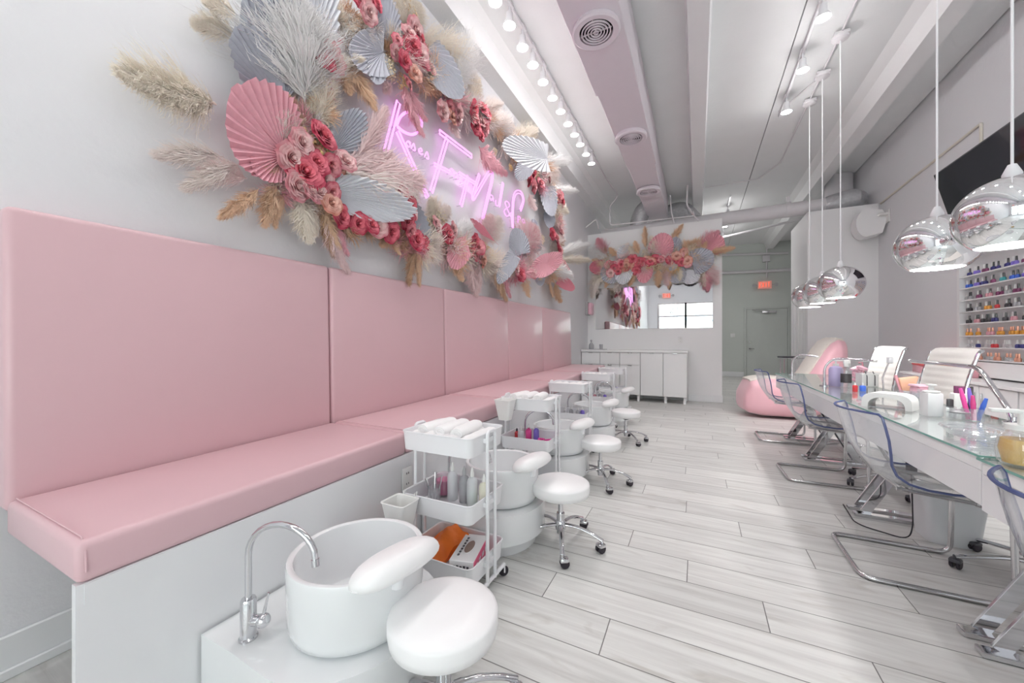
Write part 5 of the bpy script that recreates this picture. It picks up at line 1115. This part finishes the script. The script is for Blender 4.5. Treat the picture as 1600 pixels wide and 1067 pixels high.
# roses
H_, P_, C_, E_ = 'rose_hot', 'rose_pale', 'rose_mid', 'rose_peach'
RS = [(449, 249, P_, 20), (461, 226, P_, 17), (495, 216, H_, 19), (507, 262, C_, 15), (468, 272, H_, 24), (484, 258, H_, 17), (456, 293, P_, 19), (500, 283, P_, 16), (488, 300, P_, 17), (508, 303, C_, 13), (530, 255, P_, 15), (507, 320, E_, 15), (525, 338, H_, 17), (555, 350, H_, 14), (570, 354, H_, 12), (603, 364, H_, 14), (622, 307, C_, 15), (634, 322, H_, 11), (637, 333, P_, 11), (629, 346, H_, 13), (633, 362, C_, 11), (643, 376, H_, 12), (656, 383, H_, 10), (584, 357, P_, 13), (522, 262, E_, 12), (474, 300, P_, 14), (492, 244, E_, 11),
      (692, 367, H_, 11), (734, 378, H_, 9), (740, 386, C_, 10), (730, 390, H_, 10), (738, 396, C_, 9), (746, 400, P_, 9), (750, 408, E_, 8), (676, 352, P_, 10), (702, 360, P_, 9), (806, 429, H_, 9), (833, 418, C_, 7), (838, 424, P_, 7), (828, 426, P_, 8), (798, 420, P_, 8), (790, 412, E_, 8), (874, 415, C_, 6), (880, 424, C_, 6), (864, 372, C_, 7), (872, 364, P_, 7), (858, 366, H_, 7), (866, 386, H_, 6), (870, 392, C_, 5), (869, 309, C_, 8), (872, 318, H_, 7), (841, 287, C_, 7),
      (821, 260, P_, 8), (818, 270, H_, 8), (826, 272, H_, 8), (822, 281, H_, 8), (828, 292, C_, 8), (846, 268, P_, 7), (852, 280, P_, 6), (637, 76, H_, 15), (642, 50, P_, 13), (650, 62, H_, 11), (624, 99, H_, 13), (652, 97, C_, 12), (638, 118, E_, 12), (646, 86, P_, 13), (632, 56, P_, 12), (655, 78, C_, 10), (612, 84, P_, 10), (636, 104, P_, 11), (630, 132, C_, 9), (664, 110, P_, 8),
      (733, 175, H_, 11), (745, 172, H_, 10), (754, 182, H_, 10), (735, 188, C_, 10), (745, 192, P_, 10), (738, 202, H_, 9), (750, 202, C_, 9), (744, 212, H_, 8), (684, 176, P_, 11), (697, 172, C_, 9), (708, 182, P_, 11), (699, 184, E_, 9), (568, 24, P_, 14), (577, 7, H_, 12), (557, 3, H_, 11), (499, 101, H_, 13), (520, 103, P_, 12), (508, 84, P_, 11), (612, 66, C_, 8)]
for x, y, m, r in RS[:98]:
    v = A.P(x, y); d = (v-O).length; A.rose(m, (x, y), r*1.12*abs(v.x)*1.0/588/abs(ray(x, y).x)*(.95 if x < 640 else 1.1), .03)
# golden and cream filler
for x, y, m, r in [(490, 236, 'filler', 34), (478, 222, 'filler', 24), (512, 240, 'filler_cream', 24), (518, 272, 'filler', 20), (505, 214, 'filler_cream', 22), (612, 356, 'filler', 20), (622, 348, 'filler', 14), (676, 350, 'filler_cream', 16), (688, 340, 'filler_cream', 16), (764, 398, 'filler', 14), (758, 388, 'filler', 11), (792, 408, 'filler', 10), (798, 412, 'filler_cream', 12), (830, 408, 'filler', 8), (848, 374, 'filler_cream', 8), (640, 20, 'filler', 18), (742, 142, 'filler', 12), (632, 128, 'filler', 13), (612, 112, 'filler_cream', 14), (838, 270, 'filler_cream', 11), (850, 262, 'filler_cream', 9), (862, 300, 'filler_cream', 8), (800, 262, 'filler', 6), (610, 100, 'filler_cream', 14), (510, 130, 'filler_cream', 20), (470, 208, 'filler_cream', 20), (660, 96, 'filler_cream', 12), (722, 398, 'filler_cream', 10), (846, 430, 'filler_cream', 9), (776, 236, 'filler_cream', 6)]:
    A.fill(m, (x, y), r*abs(A.P(x, y).x)/588/abs(ray(x, y).x)*1.1)

ring = [(430, 275), (470, 300), (540, 345), (600, 362), (650, 378), (700, 382), (740, 400), (790, 415), (830, 420), (872, 425), (872, 385), (866, 340), (862, 305), (846, 270), (816, 240), (785, 205), (750, 172), (705, 150), (672, 112), (642, 80), (602, 66), (565, 28), (525, 30), (500, 90), (508, 150), (482, 200), (455, 245)]
for k in range(98):
    q = (k+.5)/98*(len(ring)-1); i = int(q); f = q-i; x = ring[i][0]*(1-f)+ring[i+1][0]*f; y = ring[i][1]*(1-f)+ring[i+1][1]*f
    j = 12 if x < 700 else 7; A.tuft(A.rn.choice(['pl_cream', 'pl_cream', 'pl_tan', 'pl_blush', 'pl_pink', 'pl_white', 'pl_blush', 'pl_brown', 'pl_rose']), (x+A.rn.uniform(-j, j), y+A.rn.uniform(-j, j)), A.rn.uniform(.08, .13)*(1.75 if x > 640 else 1))

# garland over the mirror
g2 = thing('flower_garland', 'wide garland of palm leaves, roses and pampas above the mirror on the partition', 'flower garland', (-.8, YP-.005, 2.5))
B = Arr(g2, lambda x, y: onY(x, y, YP-.12), Vector((0, -1, 0)))
for k, m, b, t, w, off in [('wide', 'palm_pink', (1030, 396), (1040, 365), 1.2, .10), ('wide', 'palm_pink', (1112, 392), (1120, 366), 1.3, .08), ('half', 'palm_pink', (1106, 390), (1126, 380), 1.2, .07), ('spear', 'palm_grey', (1052, 396), (1057, 370), .9, .06), ('wide', 'palm_grey', (1082, 412), (1116, 400), 1.1, .12), ('half', 'palm_white', (986, 400), (966, 390), 1.2, .08), ('wide', 'palm_rose', (946, 418), (921, 418), 1.0, .07), ('half', 'palm_grey', (962, 420), (944, 440), 1.2, .08), ('fan', 'palm_white', (976, 416), (974, 446), 1.0, .10), ('wide', 'palm_pink', (1008, 418), (1006, 444), 1.0, .11), ('spear', 'palm_grey', (1050, 424), (1070, 438), 1.2, .08), ('half', 'palm_white', (1074, 420), (1084, 444), 1.3, .07), ('half', 'palm_grey', (1046, 412), (1058, 420), 1.2, .1)]:
    B.palm(k, m, b, t, w, off)
for k, m, b, t, w in [('full2', 'pl_rose', (948, 398), (932, 375), 1.4), ('wide', 'pl_white', (950, 402), (922, 392), 1.0), ('full', 'pl_tan', (966, 398), (952, 388), 1.6), ('full', 'pl_tan', (1010, 388), (1008, 356), .7), ('full', 'pl_tan', (1050, 380), (1066, 352), .8), ('wide', 'pl_rose', (1094, 384), (1120, 362), .9), ('full2', 'pl_pink', (1080, 396), (1090, 378), 1.4), ('full', 'pl_tan', (1106, 398), (1146, 388), .7), ('wide', 'pl_cream', (1022, 398), (1016, 372), 1.0), ('full', 'pl_tan', (1000, 396), (992, 378), 1.4), ('full', 'pl_cream', (996, 404), (984, 386), 1.4), ('full2', 'pl_tan', (950, 412), (926, 408), 1.2), ('full2', 'pl_cream', (948, 422), (930, 446), 1.2), ('slim2', 'pl_tan', (960, 424), (946, 446), 1.0), ('slim2', 'pl_blush', (938, 420), (924, 460), 1.2),
                      ('wide', 'pl_pink', (1102, 412), (1122, 440), 1.1), ('full2', 'pl_rose', (1100, 420), (1108, 452), 1.2), ('full', 'pl_cream', (1092, 418), (1102, 446), 1.3), ('full2', 'pl_pink', (1036, 416), (1046, 444), 1.2), ('full', 'pl_tan', (1026, 420), (1028, 446), 1.3), ('full', 'pl_tan', (988, 424), (984, 446), 1.2), ('full', 'pl_cream', (1060, 418), (1062, 440), 1.2), ('wide', 'pl_cream', (1070, 398), (1086, 382), 1.0), ('full2', 'pl_blush', (1034, 388), (1026, 370), 1.2), ('slim2', 'pl_tan', (1050, 424), (1044, 448), .9), ('full2', 'pl_blush', (972, 398), (980, 380), 1.3), ('full', 'pl_tan', (1096, 400), (1104, 378), 1.1)]:
    B.plume(k, m, b, t, w)
rb = random.Random(4)
for k in range(46):
    u = rb.random(); x = 948+u*128+rb.uniform(-3, 3); y = 418-16*u+rb.gauss(0, 5.0); B.rose(rb.choice([H_, H_, H_, C_, P_, P_, E_]), (x, y), rb.uniform(.06, .09), .02)
for k in range(22):
    u = rb.random(); x = 950+u*140; y = 414-14*u+rb.gauss(0, 9); B.fill(rb.choice(['filler', 'filler_cream']), (x, y), rb.uniform(.09, .14), -.03)

for k in range(40):
    u = rb.random(); x = 940+u*164; y = 414-14*u+rb.gauss(0, 12); B.tuft(rb.choice(['pl_cream', 'pl_tan', 'pl_blush', 'pl_pink', 'pl_white', 'pl_brown', 'pl_tan']), (x, y), rb.uniform(.10, .20))

# ------------------------------------------------------------------ neon sign
sign = thing('neon_sign', 'glowing pink script neon sign on the left wall reading Roses Forest Nail & Spa', 'neon sign', (XL+.03, 3.2, 2.6))
NX = XL+.055; so = Vector(sign.location)
def smooth(pts, closed=False, n=5):
    P = [Vector(p) for p in pts]; out = []
    for i in range(len(P)-1):
        a, b, c, d = P[max(i-1, 0)], P[i], P[i+1], P[min(i+2, len(P)-1)]
        for k in range(n):
            t = k/n; out.append(.5*((2*b)+(c-a)*t+(2*a-5*b+4*c-d)*t*t+(3*b-a-3*c+d)*t**3))
    out.append(P[-1]); return out
def wallpts(px): return [onX(x, y, NX) for x, y in px]
def stroke(name, px, double=True, curve=False, r=.0075, gap=.036):
    W = wallpts(px); W = smooth(W) if curve else W; g = G()
    if double:
        off = []
        for i in range(len(W)):
            t = (W[min(i+1, len(W)-1)]-W[max(i-1, 0)]).normalized(); off.append(Vector((1, 0, 0)).cross(t).normalized()*gap/2)
        loop = [w-so+o for w, o in zip(W, off)]+[w-so-o for w, o in zip(W, off)][::-1]
        g.tube(loop, r, 8, True)
    else: g.tube([w-so for w in W], r, 8)
    o = g.make(name, 'neon', sign); W2 = [W[0]-so, W[-1]-so]
    s_ = G()
    for w in W2: s_.cyl(w, w-Vector((.05, 0, 0)), .006, 8)
    s_.make('stand_off', 'clear', o); return o
stroke('letter_tube', [(622.7, 160), (602, 240)])
stroke('letter_tube', [(619.5, 196), (627, 181), (642, 173), (654, 178), (659, 191), (655, 204), (644, 210), (631, 206), (621, 198)], False, True, .011)
stroke('letter_tube', [(621, 205), (668, 308)])
stroke('letter_tube', [(687, 206), (737, 244)]); stroke('letter_tube', [(698.7, 216), (674, 299)]); stroke('letter_tube', [(679, 257), (705, 270)], gap=.025)
stroke('letter_tube', [(731.5, 276), (720.3, 321)]); stroke('letter_tube', [(718, 271), (745, 288)], gap=.025)
stroke('letter_tube', [(749, 273), (743, 292), (738.7, 309), (742, 307), (755, 284), (764, 270), (769, 271), (768, 284), (760, 318), (752, 352)], True, True, gap=.030)
stroke('letter_tube', [(786, 286), (780, 322)], gap=.025)
stroke('letter_tube', [(813.3, 328), (817.8, 313), (814.5, 302), (807.7, 300), (803, 308), (801, 329), (801, 355)], True, True, gap=.035)
def small(px, r=.0055): return stroke('letter_tube', px, False, True, r)
def glyph(ch, x, y, s):
    """script letter centred on a photo point, s photo pixels tall; the baseline falls to the right like the sign's"""
    D_ = {'o': [(.0, -.5), (-.45, 0), (0, .5), (.45, 0), (0, -.5), (.5, -.4)], 's': [(-.5, .4), (0, -.6), (.25, -.2), (.35, .4), (-.1, .5)], 'e': [(-.45, .1), (.3, -.1), (.1, -.5), (-.4, 0), (0, .5), (.5, .3)],
          'r': [(-.4, .5), (-.3, -.5), (.0, -.3), (.3, -.45), (.4, .4)], 't': [(0, -1.1), (-.05, .3), (.3, .5), (.5, .3)], 'a': [(.35, -.4), (-.2, -.5), (-.45, .1), (0, .5), (.35, -.2), (.5, .5)], 'i': [(-.1, -.5), (.0, .4), (.4, .4)], 'l': [(-.3, .3), (.3, -1.3), (0, .3), (.4, .5)],
          'p': [(-.35, -.5), (-.35, 1.3), (-.3, -.2), (.2, -.5), (.4, 0), (-.2, .5)], '&': [(.5, .6), (-.35, -.6), (0, -1), (.3, -.6), (-.5, .3), (-.1, .8), (.5, .1)]}[ch]
    small([(x+a*s*.8, y+b*s+a*s*.45) for a, b in D_])
for ch, x, y in (('o', 638, 225), ('s', 646, 230), ('e', 657, 236), ('s', 667, 243), ('o', 705, 268), ('r', 712, 274), ('e', 721, 280), ('s', 727, 287)): glyph(ch, x, y, 9)
for ch, x, y in (('a', 768, 309), ('i', 775, 317)): glyph(ch, x, y, 8)
glyph('&', 793, 328, 13)
for ch, x, y in (('p', 811, 341), ('a', 818, 346)): glyph(ch, x, y, 6)

# ------------------------------------------------------------------ street outside the front windows
struct(G().bb((-14, -30, -.3), (14, YF-.2, -.12)), 'pavement', mat('concrete_paving', (.55, .54, .52), .8), smooth=False)
def shop(name, label, x0, x1, y, h, m):
    t = thing(name, label, 'building', ((x0+x1)/2, y, 0)); w = x1-x0
    G().bb((-w/2, -6, -.12), (w/2, 0, h), 0).make('walls', m, t, smooth=False); G().bb((-w/2-.2, -6.2, h), (w/2+.2, .3, h+.4)).make('roof', 'blueroof', t, smooth=False)
    for k in range(int(w//2)):
        f = G().bb((-w/2+.5+k*2, -.02, .9), (-w/2+1.8+k*2, .04, 2.3)).make('window', 'grey', t, smooth=False)
M['blueroof'] = mat('blue_roof', (.22, .32, .40), .7); M['stucco'] = mat('pale_stucco', (.70, .72, .72), .8); M['leaf'] = mat('tree_leaves', (.12, .30, .08), .7, var=.4, scale=3)
shop('shop_building', 'pale building with a blue roof across the street, seen in the mirror', -7, 1.0, -18, 2.9, 'stucco')
for i, (x, y) in enumerate([(3.2, -17), (7.6, -14)]):
    t = thing('street_tree', ['green street tree left of its twin', 'green street tree right of its twin'][i]+' outside the windows', 'tree', (x, y, -.12)); r_ = random.Random(i); g = G()
    for k in range(700):
        d = Vector((r_.gauss(0, .5), r_.gauss(0, .5), r_.gauss(0, .45))); p = d*1.1+Vector((0, 0, 2.4)); u = Vector((r_.uniform(-1, 1), r_.uniform(-1, 1), r_.uniform(-1, 1)))*.14; v = u.orthogonal().normalized()*.10; g.add([p-u, p+v, p+u, p-v], [[0, 1, 2, 3]])
    g.make('crown', 'leaf', t); G().cyl((0, 0, 0), (0, 0, 2.2), .12).make('trunk', 'brown', t)
g = G().tube([(.16, 0, .0), (.16, 0, .30)], .018, 6).tube([(-.16, 0, .25), (-.08, 0, .30), (.0, 0, .22), (-.14, 0, .02), (-.16, 0, .0), (.02, 0, .0)], .018, 6)
g.v = [(-x, y, z) for x, y, z in g.v]
o = g.make('address_number', 'darkgrey'); o.location = (-1.0, YF-.092, 2.50); o.rotation_euler = (0, 0, math.pi); tag(o, 'grey number 12 on the transom glass of the front window', 'address number')
SPOT_E, PEND_E, EXPOSURE, WORLD_E, CEIL_FILL_E, SUN_E = 13.5, 30.0, -0.17, 6.0, 3.5, 35.0
# ------------------------------------------------------------------ light
w = bpy.data.worlds.new('world'); sc.world = w; w.use_nodes = True; nt = w.node_tree
bg = nt.nodes['Background']
tc = nt.nodes.new('ShaderNodeTexCoord'); sp = nt.nodes.new('ShaderNodeSeparateXYZ'); nt.links.new(tc.outputs['Generated'], sp.inputs[0])
cr = nt.nodes.new('ShaderNodeValToRGB'); cr.color_ramp.elements[0].position = .45; cr.color_ramp.elements[0].color = (.75, .78, .80, 1); cr.color_ramp.elements[1].position = .85; cr.color_ramp.elements[1].color = (.72, .86, 1.0, 1)
nt.links.new(sp.outputs[2], cr.inputs[0]); nt.links.new(cr.outputs[0], bg.inputs['Color']); bg.inputs['Strength'].default_value = WORLD_E
def light(kind, name, loc, e, col=(1, 1, 1), rot=(0, 0, 0), **k):
    d = bpy.data.lights.new(name, kind); d.energy = e; d.color = col
    for a, v in k.items(): setattr(d, a, v)
    o = bpy.data.objects.new(name, d); COL.objects.link(o); o.location = loc; o.rotation_euler = rot; return o
for i, (a, b) in enumerate(WX):                                   # sky light entering through each window
    o = light('AREA', 'window_daylight', ((a+b)/2, YF-.02, 1.55), 1, shape='RECTANGLE', size=b-a, size_y=2.75, rot=(R(90), 0, 0)); o.data.cycles.is_portal = True
for i, (x, y, z) in enumerate(LAMPS): light('SPOT', 'spot_light', (x, y, z-.01), SPOT_E*(4.5 if y > 9 else 1), (1, .97, .95), (0, 0, 0), spot_size=R(155 if x > 0 else 125), spot_blend=1, shadow_soft_size=.05)
for x, y, z in LAMPS: light('POINT', 'ceiling_fill', (x, y, z-.02), CEIL_FILL_E*(2.5 if y > 9 else (2.2 if x > 0 else .6)), (1, .98, .97), shadow_soft_size=.06)  # point lights added below the spotlights to brighten the ceiling
light('SUN', 'sun', (0, 0, 20), SUN_E, (1, .97, .92), (R(38), 0, R(168)), angle=R(.6))
for x, y, z in LP: light('POINT', 'pendant_bulb', (x, y, z-.05), PEND_E, (1, .98, .97), shadow_soft_size=.05)
sc.view_settings.view_transform = 'Standard'; sc.view_settings.look = 'None'; sc.view_settings.gamma = 1; sc.view_settings.use_curve_mapping = False
sc.view_settings.exposure = EXPOSURE
sc.cycles.max_bounces = 10; sc.cycles.diffuse_bounces = 6; sc.cycles.glossy_bounces = 5; sc.cycles.transparent_max_bounces = 24; sc.cycles.transmission_bounces = 6
sc.cycles.sample_clamp_indirect = 6; sc.cycles.caustics_reflective = False; sc.cycles.caustics_refractive = False
sc.cycles.use_denoising = True
